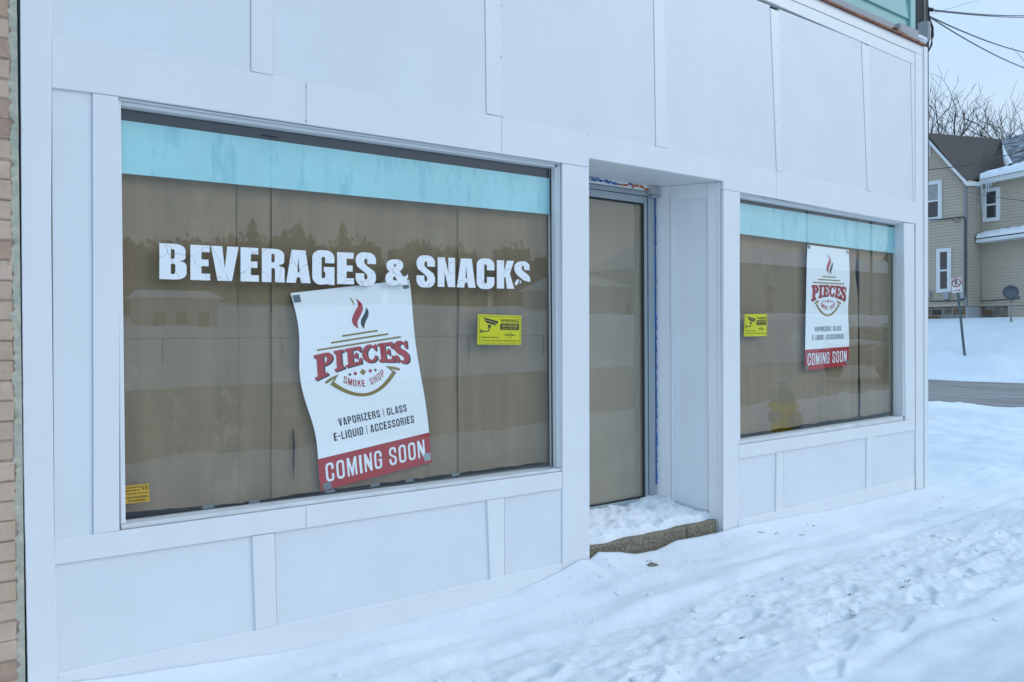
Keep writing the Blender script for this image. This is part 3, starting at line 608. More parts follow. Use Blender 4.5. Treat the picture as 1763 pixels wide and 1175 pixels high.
def text2d(txt, cap):
    """built-in typeface for the smallest print: loops not needed, returns verts, faces at cap height 1"""
    cu = bpy.data.curves.new('tmp', 'FONT'); cu.body = txt; cu.size = cap*1.38; cu.offset = .012*cap; cu.resolution_u = 2
    ob = bpy.data.objects.new('tmp', cu); C.objects.link(ob); me = bpy.data.meshes.new_from_object(ob)
    vs = [(v.co.x, v.co.y) for v in me.vertices]; fs = [tuple(p.vertices) for p in me.polygons]
    bpy.data.objects.remove(ob); bpy.data.curves.remove(cu); bpy.data.meshes.remove(me); return vs, fs
# ------------------------------------------------------------------ BEVERAGES & SNACKS
lt = thing('window_lettering', 'cracked white BEVERAGES & SNACKS lettering on the large window', 'lettering', (W(274, 480, .07)[0], .07, W(274, 480, .07)[1]))
ltop = lambda x: 418.9+(x-274.5)*.0504; lbot = lambda x: 480.8+(x-274.5)*.0277
YL = YG-.0022
row = [('B', 274.5, 321.3), ('E', 327.9, 361.8), ('V', 363.2, 410.8), ('E', 414.3, 445.7), ('R', 450.9, 490.1), ('A', 493, 534.8), ('G', 537.7, 575.9), ('E', 580.5, 609.5), ('S', 612.5, 647.3),
       ('S', 717.3, 749), ('N', 753.7, 783.6), ('A', 786.7, 818.9), ('C', 820.8, 851.3), ('K', 855.5, 884.9)]
def letter(loops_px):
    vs, fs = fill2d(loops_px); n = len(vs); mb = MB()
    P3 = [W(x, y, YL) for x, y in vs]
    V_ = [(a, YL, b) for a, b in P3]+[(a, YL+.0012, b) for a, b in P3]
    ed = {}
    for f in fs:
        for i in range(len(f)):
            e = (f[i], f[(i+1) % len(f)]); ed[e] = 1
    F_ = list(fs)+[tuple(i+n for i in f[::-1]) for f in fs]+[(a, b, b+n, a+n) for (a, b) in ed if (b, a) not in ed]
    mb.add(V_, F_); return mb.build('letter', M['cracked'], lt)
for ch, a, b in row:
    ov = .035 if ch in 'GSC' else 0
    def mpx(p):
        x = a+(b-a)*p[0]; v_ = p[1]*(1+2*ov)-ov
        return (x, lbot(x)+(ltop(x)-lbot(x))*v_)
    letter([[mpx(p) for p in l] for l in glyph(ch, .42, .19)])
cp = lambda L: [(600+x/5.185, 420+y/5.185) for x, y in L]
letter([cp([(415, 139), (445, 142), (470, 152), (486, 172), (490, 198), (480, 225), (458, 246), (472, 268), (487, 290), (505, 292), (530, 272), (533, 300), (518, 322), (537, 366), (480, 369), (463, 352), (440, 366), (405, 373), (365, 368), (338, 348), (329, 315), (333, 283), (348, 262), (368, 250), (348, 230), (339, 200), (342, 172), (360, 150), (385, 141)]),
        cp([(412, 174), (403, 190), (412, 212), (425, 194)]), cp([(410, 290), (398, 302), (397, 318), (408, 328), (425, 328), (434, 320)])])
letter([cp([(1550, 155), (1590, 163), (1614, 190), (1619, 237), (1568, 232), (1568, 205), (1556, 195), (1545, 208), (1549, 236), (1600, 275), (1620, 300), (1623, 341), (1572, 330), (1530, 300), (1498, 270), (1481, 235), (1483, 190), (1510, 163)])])
letter([cp([(1488, 342), (1508, 318), (1526, 320), (1520, 340), (1505, 371), (1491, 372), (1485, 356)])]); letter([cp([(1534, 325), (1545, 334), (1536, 358), (1528, 354)])])
# ------------------------------------------------------------------ posters
def qbez(p0, p1, p2, n=8): return [tuple((1-t)**2*a+2*t*(1-t)*b+t*t*c for a, b, c in zip(p0, p1, p2)) for t in [i/n for i in range(n+1)]]
def poster(name, label, corners, y0, edge, wave, rootmat=None):
    c = [W(*p, y0) for p in corners]      # TL TR BR BL on the glass plane
    root = thing(name, label, 'poster', (c[3][0], y0, c[3][1]))
    def PP(u, v, off=0):     # u right, v down
        x = (c[0][0]*(1-u)+c[1][0]*u)*(1-v)+(c[3][0]*(1-u)+c[2][0]*u)*v; z = (c[0][1]*(1-u)+c[1][1]*u)*(1-v)+(c[3][1]*(1-u)+c[2][1]*u)*v
        dx, dy = edge(u, v), wave(u, v)
        return (x+dx, y0-.0025-off+dy, z)
    s = MB().grid(lambda u, v: PP(u, v*.835), 20, 40).build('sheet', M['vinyl'], root, smooth=True)
    MB().grid(lambda u, v: PP(u, .8352+v*.1648), 20, 8).build('red_band', M['red'], root, smooth=True)
    def marks(nm, groups, m, off=.0008):
        mb = MB()
        for loops in groups:
            vs, fs = fill2d(loops, .06)
            mb.add([PP(a, b, off) for a, b in vs], fs)
        return mb.build(nm, m, root)
    # three-tongued flame
    red = qbez((.500, .055), (.535, .085), (.520, .115))+qbez((.520, .115), (.49, .15), (.487, .17))+qbez((.487, .17), (.487, .185), (.492, .192))+qbez((.492, .192), (.44, .175), (.445, .15))+qbez((.445, .15), (.46, .115), (.50, .095))[:-1]+qbez((.500, .095), (.515, .08), (.500, .055))[:-1]
    red = qbez((.497, .058), (.57, .085), (.545, .118))+qbez((.545, .118), (.515, .145), (.495, .160))[1:]+qbez((.495, .160), (.485, .178), (.498, .196))[1:]+qbez((.498, .196), (.425, .172), (.452, .140))[1:]+qbez((.452, .140), (.475, .115), (.505, .098))[1:]+qbez((.505, .098), (.525, .08), (.497, .058))[1:-1]
    FS = lambda L: [(a, .055+(b-.05)*1.13) for a, b in L]
    marks('flame', [[FS(red)]], M['red'])
    marks('flame', [[FS(qbez((.577, .103), (.615, .125), (.580, .155))+qbez((.580, .155), (.55, .175), (.548, .202))[1:]+qbez((.548, .202), (.500, .175), (.535, .148))[1:]+qbez((.535, .148), (.575, .125), (.577, .103))[1:-1])]], M['navy'])
    marks('flame', [[FS(qbez((.447, .050), (.487, .060), (.478, .092))+qbez((.478, .092), (.470, .07), (.447, .050))[1:-1])]], M['gold'])
    # stepped bars and bowl
    bars = [[[(.352, .2405), (.665, .2405), (.665, .250), (.352, .250)]], [[(.258, .2665), (.760, .2665), (.760, .276), (.258, .276)]], [[(.142, .2925), (.870, .2925), (.870, .302), (.142, .302)]]]
    marks('bars', bars, M['gold'])
    th = .011
    outr = [(.185, .462), (.235, .447), (.305, .436), (.258, .472)]+qbez((.258, .472), (.50, .640), (.752, .472), 16)[1:]+[(.705, .436), (.775, .447), (.825, .462), (.818, .474), (.745, .456), (.788, .480)]+qbez((.788, .480), (.50, .665), (.222, .480), 16)[1:]+[(.268, .456), (.192, .474)]
    marks('bowl', [[outr]], M['gold'])
    dm = lambda x, y, a, b: [[(x-a, y), (x, y-b), (x+a, y), (x, y+b)]]
    marks('diamond', [dm(.505, .447, .027, .018)], M['gold']); [marks('diamond', [dm(a_, .4475, .018, .0115)], M['red']) for a_ in (.44, .568)]; [marks('diamond', [dm(a_, .448, .013, .0085)], M['navy']) for a_ in (.395, .612)]
    # PIECES, slab serifs, arched foot
    GL = {'P': [[(0, 1), (.62, 1)]+arc(.66, .73, .34, .27, 90, -90, 8)+[(.50, .44), (.50, .13), (.68, .13), (.68, 0), (0, 0), (0, .13), (.15, .13), (.15, .87), (0, .87)], [(.50, .87), (.58, .87)]+arc(.58, .72, .12, .15, 90, -90, 5)+[(.50, .57)]],
          'I': [[(0, 1), (1, 1), (1, .86), (.76, .86), (.76, .14), (1, .14), (1, 0), (0, 0), (0, .14), (.24, .14), (.24, .86), (0, .86)]],
          'E': [[(0, 1), (1, 1), (1, .68), (.88, .68), (.80, .85), (.47, .85), (.47, .58), (.62, .58), (.66, .68), (.76, .68), (.76, .34), (.66, .34), (.62, .44), (.47, .44), (.47, .15), (.80, .15), (.89, .34), (1, .34), (1, 0), (0, 0), (0, .14), (.15, .14), (.15, .86), (0, .86)]],
          'C': [[(.90, 1), (.98, 1), (.98, .64), (.86, .64)]+arc(.60, .66, .22, .20, 30, 110, 5)+arc(.55, .5, .22, .36, 150, 210, 5)+arc(.60, .34, .22, .20, 250, 340, 5)+[(.84, .36), (1, .36)]+arc(.56, .36, .44, .38, -20, -90, 6)+arc(.5, .5, .5, .52, 250, 110, 12)+arc(.54, .6, .34, .42, 100, 55, 5)+[(.84, .92)]],
          'S': [[(.86, 1), (.95, 1), (.95, .66), (.80, .66), (.74, .80), (.60, .87), (.45, .86), (.40, .76), (.50, .66), (.80, .56), (.97, .42), (1, .26), (.90, .08), (.68, -.01), (.45, -.01), (.22, .07), (.15, 0), (.04, 0), (.04, .36), (.20, .36), (.28, .20), (.45, .12), (.60, .14), (.62, .24), (.52, .34), (.20, .44), (.04, .58), (.0, .76), (.10, .93), (.32, 1.02), (.56, 1.0), (.78, .92)]]}
    pos = [('P', .115, .268), ('I', .278, .360), ('E', .372, .508), ('C', .516, .645), ('E', .655, .790), ('S', .796, .925)]
    tp_ = lambda u: .312+.012*(2*u-1.04)**2; bt_ = lambda u: .402+.068*abs(2*u-1.04)**1.7
    for nm, m_, o1, du, dv in (('title_shadow', M['navy'], .0006, .012, .0065), ('title', M['red'], .0014, 0, 0)):
        gr = []
        for ch, a, b in pos:
            gr.append([[((a+(b-a)*p[0])+du, bt_(a+(b-a)*p[0])+(tp_(a+(b-a)*p[0])-bt_(a+(b-a)*p[0]))*p[1]+dv) for p in l] for l in GL[ch]])
        marks(nm, gr, m_, o1)
    # SMOKE SHOP on a smile-shaped arc
    gr = []; txt = 'SMOKE SHOP'; n = len(txt)
    for i, ch in enumerate(txt):
        if ch == ' ': continue
        f = (i-(n-1)/2)/((n-1)/2); uc = .508+f*.158; vb = .522-.034*f*f; w_ = .0165 if ch != 'M' else .021; h_ = .034; sh = -f*.55*.24
        w_ *= 1.5; gr.append([[(uc+(p[0]-.5)*w_-(p[1]-.5)*f*.018, vb-p[1]*h_-f*.42*(p[0]-.5)*w_) for p in l] for l in glyph(ch, .27, .14)])
    marks('caption', gr[:5], M['red']); marks('caption', gr[5:], M['red'])
    def line(txt, u0, u1, v0, v1, t=.31, s=.15):
        wd_ = {'I': .34, '|': .16, 'M': 1.25, ' ': .35, '-': .6, 'L': .85, 'E': .85}
        tot = sum(wd_.get(c_, 1) for c_ in txt)+.32*(len(txt)-1); k = (u1-u0)/tot; x = u0; gr = []
        for ch in txt:
            w_ = wd_.get(ch, 1)*k
            if ch != ' ':
                e = .18 if ch == '|' else 0
                tt = t if ch not in 'I|' else t
                gr.append([[(x+p[0]*w_, v1+(v1-v0)*e*.5-(v1-v0)*p[1]*(1+e)) for p in l] for l in glyph(ch, tt, s)])
            x += w_+.32*k
        return gr
    def words(txt, *a, m_):
        gr = line(txt, *a); i = 0
        for w_ in txt.split(' '): marks('caption' if w_ != '|' else 'divider', gr[i:i+len(w_)], m_); i += len(w_)
    words('VAPORIZERS | GLASS', .205, .815, .655, .694, m_=M['navy']); words('E-LIQUID | ACCESSORIES', .145, .868, .722, .763, m_=M['navy'])
    words('COMING SOON', .055, .945, .866, .962, .27, .125, m_=M['inkwhite'])
    return root, PP
def edge1(u, v): return (.016*math.sin(v*9.5+.6)*(1-u)+.009*math.sin(v*7.0+2.2)*u)*math.sin(min(1, v*1.05)*math.pi)**.5
def wave1(u, v): return -.007*(1-math.cos(v*14))*(1-u)**2*.5-.003*(1+math.sin(v*9+u*3))+.003
p1, PP1 = poster('poster', 'large tilted smoke shop COMING SOON poster taped inside the left window below the white lettering', [(499.7, 505), (704, 482), (743.5, 796), (552.5, 846)], YG+.024, edge1, wave1)
def edge2(u, v): return .020*math.sin(v*8.5+.4)*u*math.sin(v*math.pi)
def wave2(u, v): return .003+.004*math.sin(v*8+1)*u
p2, PP2 = poster('poster', 'upright smoke shop COMING SOON poster hung inside the right window', [(1389.7, 421.5), (1462.3, 430.5), (1461.5, 630), (1385.6, 638.5)], YG+.018, edge2, wave2)
def tape(PP, root, u0, v0, u1, v1, m, k=1):
    MB().grid(lambda a, b: PP(u0+(u1-u0)*a, v0+(v1-v0)*b, .0022), 2, 2).build('tape', m, root)
tape(PP1, p1, .008, .012, .062, .048, M['tape']); tape(PP1, p1, .02, .962, .085, .997, M['tape']); tape(PP1, p1, .93, .945, .992, .985, M['tapelight']); tape(PP1, p1, .935, .01, .985, .045, M['tape'])
tape(PP2, p2, .01, .003, .07, .03, M['tape']); tape(PP2, p2, .93, .01, .99, .035, M['tapelight']); tape(PP2, p2, .01, .965, .07, .995, M['tape']); tape(PP2, p2, .93, .955, .99, .985, M['tape'])
# ------------------------------------------------------------------ stickers
def sticker(name, label, corners, y0, kind, skew=0):
    c = [W(*p, y0) for p in corners]
    root = thing(name, label, 'sticker', (c[3][0], y0, c[3][1]))
    def PP(u, v, off=0):
        x = (c[0][0]*(1-u)+c[1][0]*u)*(1-v)+(c[3][0]*(1-u)+c[2][0]*u)*v; z = (c[0][1]*(1-u)+c[1][1]*u)*(1-v)+(c[3][1]*(1-u)+c[2][1]*u)*v
        return (x, y0-off-skew*math.sin(u*math.pi)*.004, z)
    MB().grid(lambda u, v: PP(u, v), 10, 6).build('backing', M['yellow'] if kind == 'cam' else M['amber'], root)
    def mk(nm, loops, m, off=.0007):
        mb = MB()
        for l in loops:
            vs, fs = fill2d(l); mb.add([PP(a, b, off) for a, b in vs], fs)
        mb.build(nm, m, root)
    def tx(txts, m, off=.0009, nm='print'):
        for t_, u0, u1, vb, h in txts:
            mb = MB(); vs, fs = text2d(t_, 1); xs_ = [p[0] for p in vs]; a, b = min(xs_), max(xs_)
            mb.add([PP(u0+(p[0]-a)/(b-a)*(u1-u0), vb-p[1]*h, off) for p in vs], fs); mb.build(nm, m, root)
    if kind == 'cam':
        mk('border', [[rrect(.035, .05, .975, .955, .04, .06), rrect(.042, .06, .968, .945, .037, .055)]], M['black'])
        cam_ = [[[(.13, .11), (.155, .105), (.46, .215), (.455, .27), (.42, .30), (.40, .26), (.135, .155)]], [[(.13, .175), (.40, .275), (.38, .345), (.20, .275)]],
                [[(.22, .34), (.30, .345), (.29, .42), (.27, .46), (.235, .43)]], [[(.245, .45), (.278, .45), (.265, .53), (.24, .57), (.10, .58), (.10, .545), (.225, .54), (.245, .505)]], [[(.06, .50), (.078, .50), (.078, .615), (.06, .615)]], [[(.085, .50), (.10, .50), (.10, .615), (.085, .615)]], [[(.385, .36), (.41, .30), (.42, .31), (.405, .365), (.375, .38)]]]
        mk('camera_pictogram', cam_, M['black'])
        mk('black_bar', [[[(.51, .28), (.945, .28), (.945, .50), (.51, .50)]]], M['black'])
        tx([('WARNING', .515, .945, .245, .125), ('Hisseeu', .62, .85, .70, .085), ('Attention Please:', .07, .48, .775, .05), ('You have entered the monitoring area.', .07, .95, .885, .05)], M['black'])
        tx([('24 HOUR', .55, .91, .41, .10), ('INTERNET MONITOR', .55, .91, .475, .035)], M['yellow'], .0014, 'knockout_print')
        mk('emblem', [[[(.70, .615), (.74, .575), (.78, .615), (.77, .625), (.74, .592), (.71, .625)]], [[(.715, .73), (.74, .755), (.765, .73), (.765, .75), (.74, .78), (.715, .75)]]], M['black'])
    else:
        tx([('THIS PROPERTY IS', .05, .93, .17, .09), ('MONITORED BY', .05, .62, .34, .09), ('X10', .70, .95, .33, .17), ('WIRELESS VIDEO TECHNOLOGY', .05, .95, .52, .08)], M['black'])
        tx([('VIDEO RECORDING', .05, .95, .74, .12), ('IN PROGRESS', .16, .85, .92, .11)], M['black'])
sticker('warning_sticker', 'yellow 24 hour camera warning sticker at the right of the large left window', [(823, 541.5), (897.5, 544), (897, 594), (821.5, 593.5)], YG-.0008, 'cam')
sticker('warning_sticker', 'yellow 24 hour camera warning sticker at the left of the right-hand window', [(1282, 541.5), (1321, 541), (1320.3, 579), (1280.5, 579.6)], YG-.0008, 'cam', 1)
sticker('security_sticker', 'small amber X10 video recording sticker in the bottom left corner of the large window', [(213.5, 837.5), (256.3, 832.5), (257.3, 863.5), (214.5, 868)], YG-.0008, 'amber')
# ------------------------------------------------------------------ film and kraft paper behind the glass
M['navydark'] = mat('unlit_gap_blue', (.012, .022, .035), .7)
for w_, nm_ in ((w1, 'unlit_gap_strip'), (w2, 'unlit_gap_strip')):  # added navy strip; its colour stands in for the unlit room above the film
    MB().prism([(w_[0]-.01, w_[4]-.14), (w_[1]+.01, w_[5]-.14), (w_[1]+.01, w_[5]+.03), (w_[0]-.01, w_[4]+.03)], YG+.014, YG+.02, .001).build(nm_, M['navydark'], shop)
def band(name, label, pts, y, m):
    c = [W(*p, y) for p in pts]
    mb = MB(); mb.add([(a, y, b) for a, b in c]+[(a, y+.004, b) for a, b in c], [(0, 1, 2, 3), (7, 6, 5, 4), (0, 4, 5, 1), (1, 5, 6, 2), (2, 6, 7, 3), (3, 7, 4, 0)])
    return mb.build(name, m, None, label=label, category='window film')
band('window_film', 'pale teal band across the top of the large left window', [(205, 206.5), (957, 309), (957, 370.5), (205, 298)], YG+.006, M['tealband'])
band('window_film', 'pale teal band across the top of the right-hand window', [(1268, 349), (1550, 394), (1550, 438), (1268, 402)], YG+.006, M['tealband'])
random.seed(5)
def sheet(px0, px1, ytop, ybot, y0, k, label, side0=None, side1=None, m='paper', grp='kraft paper sheets covering the windows'):
    """vertical sheet of paper between two pixel columns (given at glass depth), slightly bowed and creased, ragged foot"""
    sd_ = random.random()*50
    def f(u, v):
        px = px0+(px1-px0)*u
        wob = (noise.noise(Vector((sd_, v*4, 0)))*3.0)
        if side0 and u < .5: px += side0(v)*(1-2*u)
        if side1 and u >= .5: px += side1(v)*(2*u-1)
        px += wob*(abs(2*u-1)**2)*.5
        py = ytop(px)+(ybot(px)+2.5*noise.noise(Vector((px*.06, sd_, 0)))-ytop(px))*v
        x, z = W(px, py, y0)
        dy = .004*math.sin(u*math.pi)*math.sin(v*2+sd_)+.004*noise.noise(Vector((x*3, z*1.5, sd_)))+.0015*noise.noise(Vector((x*15, z*5, sd_)))
        return (x, y0+dy, z)
    o = MB().grid(f, 16, 40).build('paper_sheet', M[m], None, smooth=True, label=label, category='paper sheet'); o['group'] = grp
    return o
t1 = lambda x: 296+(x-211)*.0962; b1_ = lin([(205, 884), (420, 866), (507, 852), (700, 826), (945, 795)])
sheet(203, 411, t1, b1_, YG+.040, 0, 'brown paper sheet at the left end of the large window', side1=lambda v: -5+7*v)
sheet(406, 472, t1, b1_, YG+.048, 0, 'narrow brown paper strip, second from the left in the large window', side0=lambda v: 1+4*v)
sheet(468, 613, t1, b1_, YG+.042, 0, 'brown paper sheet behind the left half of the tilted poster')
sheet(609, 793, t1, b1_, YG+.048, 0, 'brown paper sheet behind the right half of the tilted poster', side1=lambda v: -1+2*v)
sheet(789, 948, t1, b1_, YG+.042, 0, 'brown paper sheet at the right end of the large window, behind the warning sticker', side1=lambda v: -2-3*math.sin(v*3))
t2 = lambda x: 400+(x-1275)*.1254; b2_ = lin([(1268, 750), (1400, 729), (1544, 708)])
sheet(1266, 1343, t2, b2_, YG+.042, 0, 'brown paper sheet at the left end of the right-hand window')
sheet(1341.5, 1410, t2, b2_, YG+.050, 0, 'brown paper sheet behind the upright poster in the right-hand window')
sheet(1409, 1479, t2, b2_, YG+.050, 0, 'brown paper sheet right of the upright poster with a dark gap at its edge', side1=lambda v: -1.5-4*math.exp(-((v-.15)/.12)**2))
sheet(1478, 1537, t2, b2_, YG+.044, 0, 'brown paper sheet at the right end of the right-hand window', side0=lambda v: 1+2*v)
# dark tear in the paper and small tape scraps
tr = MB(); tr.prism([W(505.5, 741, YG+.02), W(507, 738, YG+.02), W(509.5, 768, YG+.02), W(508.5, 800, YG+.02), W(507, 828, YG+.02), W(505.5, 800, YG+.02)], YG+.030, YG+.033, .0003)
tr.build('torn_slit', M['dark'], None, label='dark vertical slit torn in the paper left of the tilted poster', category='tear')
# door paper
dt = lambda x: 342+(x-1015)*.1; db = lambda x: 870-(x-1015)*.09
def dsheet(px0, px1, y, m, label, s1=None):
    sd_ = 9
    def f(u, v):
        px = px0+(px1-px0)*u+(s1(v)*u if s1 else 0); py = dt(px)+(db(px)-dt(px))*v; x, z = W(px, py, y)
        return (x, y+.004*noise.noise(Vector((x*6, z*2, 3)))+.003*math.sin(u*6), z)
    o = MB().grid(f, 10, 30).build('paper_sheet', M[m], None, smooth=True, label=label, category='paper sheet'); o['group'] = 'kraft paper sheets covering the windows'
x_ = iL+.09
pxl = 985
dsheet(pxl, 1062, YD+.034, 'paper2', 'pale brown paper sheet at the left of the door glass'); dsheet(1060, 1107, YD+.037, 'paper2', 'pale brown paper sheet at the right of the door glass', lambda v: -3.2*math.exp(-((v-.35)/.16)**2)+2.5*v-1)
# masking tape dots along the bottom of the paper
scr = MB()
for px in (562, 640, 700, 780, 430, 350): 
    a = W(px, b1_(px)+2, YG+.015); scr.prism([(a[0], a[1]-.012), (a[0]+.05, a[1]-.010), (a[0]+.048, a[1]+.004), (a[0]+.002, a[1]+.006)], YG+.028, YG+.030, .0005)
scr.build('tape_scraps', M['tape'], None, label='bits of grey tape along the bottom edge of the paper in the large window', category='tape')
# ------------------------------------------------------------------ doorstep and its snow
st = MB(); zst = W(1227, 903, .05)[1]
zst = W(1100, 925, .04)[1]
seg = W(1183, 910, .035)[0]
st.prism([(xL+.0, -.25), (seg-.002, -.25), (seg-.002, zst), (xL+.0, zst)], .035, YD+.1, .008)
st.prism([(seg+.002, -.25), (xRt-.03, -.25), (xRt-.03, zst+.002), (seg+.002, zst+.002)], .036, .06, .006)
st.add([(seg+.002, .061, -.25), (xRt-.045, .061, -.25), (iR, YD+.1, -.25), (seg+.002, YD+.1, -.25), (seg+.002, .061, zst), (xRt-.045, .061, zst), (iR, YD+.1, zst), (seg+.002, YD+.1, zst)], [(4, 5, 6, 7), (0, 1, 5, 4), (1, 2, 6, 5)])
st.build('doorstep', M['concrete'], None, label='concrete doorstep of exposed aggregate under the snow in the shop doorway', category='step')
d_ = ray(1124, 973); q_c = CAM+d_*((-1.40+.035)/d_.z); cc = MB(); lump(cc, (q_c.x, q_c.y, .012), (.055, .03, .03), 9, 6, 5)
cc.build('concrete_chip', M['concrete'], None, label='small broken chip of brown concrete in the snow in front of the doorstep', category='rubble')
def h_step(x, y):
    d = y-.06-.035*noise.noise(Vector((x*6, 1, 0)))-.05*max(0, 1-(x-xL)/.35)*0
    rise = max(0., min(1., d/.05)); rise = rise*rise*(3-2*rise)
    back = max(0, min(1, (y-.08)/.30))
    n_ = noise.noise(Vector((x*9, y*9, 2)))*.018+noise.noise(Vector((x*22, y*22, 5)))*.007+noise.noise(Vector((x*60, y*60, 5)))*.0015
    corner = .035*max(0, 1-abs(x-iR+.03)/.15)*back
    return zst-.02+rise*(.055+.075*back+corner+n_*1.7)
nu, nv = 150, 60
mb = MB()
def sf(u, v):
    y = .052+v*(YD-.042); e = (y-.03)/(YD-.03); xa = xL+(iL-xL)*e-.01; xb = xRt+(iR-xRt)*e+.01
    x = xa+(xb-xa)*u; return (x, y, h_step(x, y))
mb.grid(sf, nu, nv)
mb.build('doorstep_snow', M['snow'], None, smooth=True, label='lumpy snow piled on the doorstep against the glass door', category='snow pile')
# ------------------------------------------------------------------ ground
wl = lin([(-3, .12), (.43, .085), (1.2, .0), (1.54, -.022), (1.92, -.014), (2.5, -.006), (2.79, .055), (2.98, .10), (3.05, .085), (3.12, .115), (3.2, .10), (3.3, .085), (3.42, .055), (3.6, .045), (3.8, .075), (3.95, .07), (4.2, .07), (4.45, .072), (5.46, .029), (7.02, .018), (9, .0)])
sm = lambda a, b, x: (lambda t_: t_*t_*(3-2*t_))(max(0., min(1., (x-a)/(b-a))))
def N(x, y, s, k=0): return noise.noise(Vector((x*s, y*s, k)))
def rough(x, y):   # trampled strip along the walk
    c = -1.05-.03*(x-3); wv = .55+.12*N(x, 0, .8, 4)
    return max(0, 1-((y-c)/wv)**2)*sm(.3, 1.4, x)
random.seed(41); PRINTS = []
for i in range(26):
    t_ = i/26; PRINTS.append((1.6+i*.33+random.uniform(-.05, .05), -.98-.02*i+(.13 if i % 2 else -.13)+random.uniform(-.06, .06), random.uniform(-.15, .25), 1))
for i in range(9): PRINTS.append((3.0+i*.36+random.uniform(-.1, .1), -1.45+(.1 if i % 2 else -.1)+random.uniform(-.1, .1), random.uniform(2.9, 3.4), .8))
def prints(x, y):
    h = 0
    for px, py, a, k in PRINTS:
        dx, dy = x-px, y-py
        if abs(dx) < .24 and abs(dy) < .24:
            u_, v_ = dx*math.cos(a)+dy*math.sin(a), -dx*math.sin(a)+dy*math.cos(a)
            d = math.sqrt((u_/.145)**2+(v_/(.052+.012*math.sin(u_*20)))**2)*(1+.15*N(x, y, 14, 2))
            h += k*(-.020*(1-sm(.75, 1.05, d))+.009*math.exp(-((d-1.2)/.16)**2)*(.6+N(x, y, 9, 3)))
    return h
def hgt(x, y):
    h = prints(x, y) if 1 < x < 11 and -2.2 < y < -.4 else 0
    n1 = N(x*.5, y*1.3, 1.3, 1)*.042+N(x*.7, y*1.4, 3.2, 2)*.020+N(x*.6, y*1.5, 7, 5)*.010
    if x < 16:
        near = math.exp(-max(0, -y)/.22) if y < 0 else 1
        if x < 7.6: h += wl(x)*near
        r_ = rough(x, y)
        h += n1*(.35+.65*(1-math.exp(-max(0, -y)/.35)) if x < 7.6 else 1)
        h -= .022*r_
        h += r_*(N(x*.55, y*1.2, 9, 3)*.018+N(x*.8, y*1.1, 22, 6)*.011)
        h += (1-r_)*(abs(N(x, y, 6, 9))*.004+N(x, y, 14, 8)*.0016)
        # wheel / sled ruts running with the walk
        for c, a in ((-.62, .020), (-1.62, .026), (-.38, .012), (-1.25, .016)):
            q = y-c+.10*N(x, 0, .9, c); h -= a*math.exp(-(q/.045)**2)*(.5+.5*N(x, 0, 1.6, c+5))
            h += a*.7*math.exp(-((q-.10)/.05)**2)*(.5+N(x, 0, 2.5, c+2))
        h += sm(-1.75, -2.6, y)*.24*sm(-9, -3.6, y) if y < -1.75 and y > -9 else 0
        h += sm(-1.75, -2.6, y)*N(x, y, 2.2, 7)*.05 if y < -1.75 else 0
        # ploughed heaps beyond the corner
        h += .10*math.exp(-(((x-10.2)/1.0)**2+((y-.6)/1.0)**2))*(1+.8*N(x, y, 2.6, 2))
        h += sm(7.4, 9.5, x)*(N(x, y, 1.2, 12)*.10+N(x, y, 4, 13)*.045+N(x, y, 9, 14)*.02)
        h += .06*math.exp(-((x-14.6)/1.1)**2)*(1+1.2*N(x, y, 1.3, 3))
    # side street trench
    if x > 13:
        e0 = 15.9+.35*N(0, y, .6, 5)+.12*N(0, y, 3, 6); e1 = 23.6+.25*N(0, y, .5, 15)
        tr_ = sm(e0-.25, e0+.15, x)*(1-sm(e1, e1+.4, x)); h = h*(1-tr_)-.16*tr_
    if x > 23:
        h += sm(23.7, 26.0, x)*.68+sm(25.6, 29.2, x)*1.16+(N(x, y, .5, 3)*.10+N(x, y, 2.5, 3)*.05)*sm(23.8, 25, x)*(1-sm(27, 28.8, x))
        h += .22*math.exp(-((x-25.3)/.8)**2)*(.4+N(x, y, .9, 8))
    if y < -4:
        e = -4.4+.3*N(x, 0, .6, 5); f_ = -19+.6*N(x, 0, .2, 6)
        t_ = sm(e, e-.4, y)*(1-sm(f_, f_-.8, y)); h = h*(1-t_)-.14*t_
        h += sm(-19.5, -21, y)*(.5+.25*N(x, y, .35, 3))+sm(-30, -60, y)*1.6+sm(-70, -140, y)*3
    if 0.0 < y and .2 < x < XR: h = min(h, -.02)-(sm(.0, .06, y)*.12)
    return h
def axis(spec):
    a = []
    for lo, hi, st_ in spec:
        n = max(1, int(round((hi-lo)/st_))); a += [lo+(hi-lo)*i/n for i in range(n)]
    return a+[spec[-1][1]]
ax = axis([(-600, -60, 60), (-60, -8, 6), (-8, .2, .4), (.2, 1, .02), (1, 7.4, .0135), (7.4, 12, .045), (12, 18, .09), (18, 23, .5), (23, 31, .12), (31, 60, 2), (60, 600, 60)])
ay = axis([(-600, -160, 40), (-160, -30, 5), (-30, -18, .8), (-18, -5, 1), (-5, -2.6, .12), (-2.6, -2.1, .02), (-2.1, .16, .0135), (.16, 4, .12), (4, 14, .3), (14, 60, 3), (60, 600, 60)])
vs = []; dirt = []
for y in ay:
    for x in ax:
        vs.append((x, y, hgt(x, y))); dirt.append(rough(x, y)*(.55+.9*max(0, N(x, y, 1.1, 17)+.25))*sm(1.2, 3.0, x+(-y-.4)) if 0 < x < 16 else 0)
nx = len(ax)
fs = [(j*nx+i, j*nx+i+1, (j+1)*nx+i+1, (j+1)*nx+i) for j in range(len(ay)-1) for i in range(nx-1)]
me = bpy.data.meshes.new('snow_ground'); me.from_pydata(vs, [], fs); me.polygons.foreach_set('use_smooth', [True]*len(fs)); me.materials.append(M['snowpath'])
at = me.attributes.new('dirt', 'FLOAT', 'POINT'); at.data.foreach_set('value', dirt)
go = bpy.data.objects.new('snow_ground', me); C.objects.link(go); go['kind'] = 'structure'
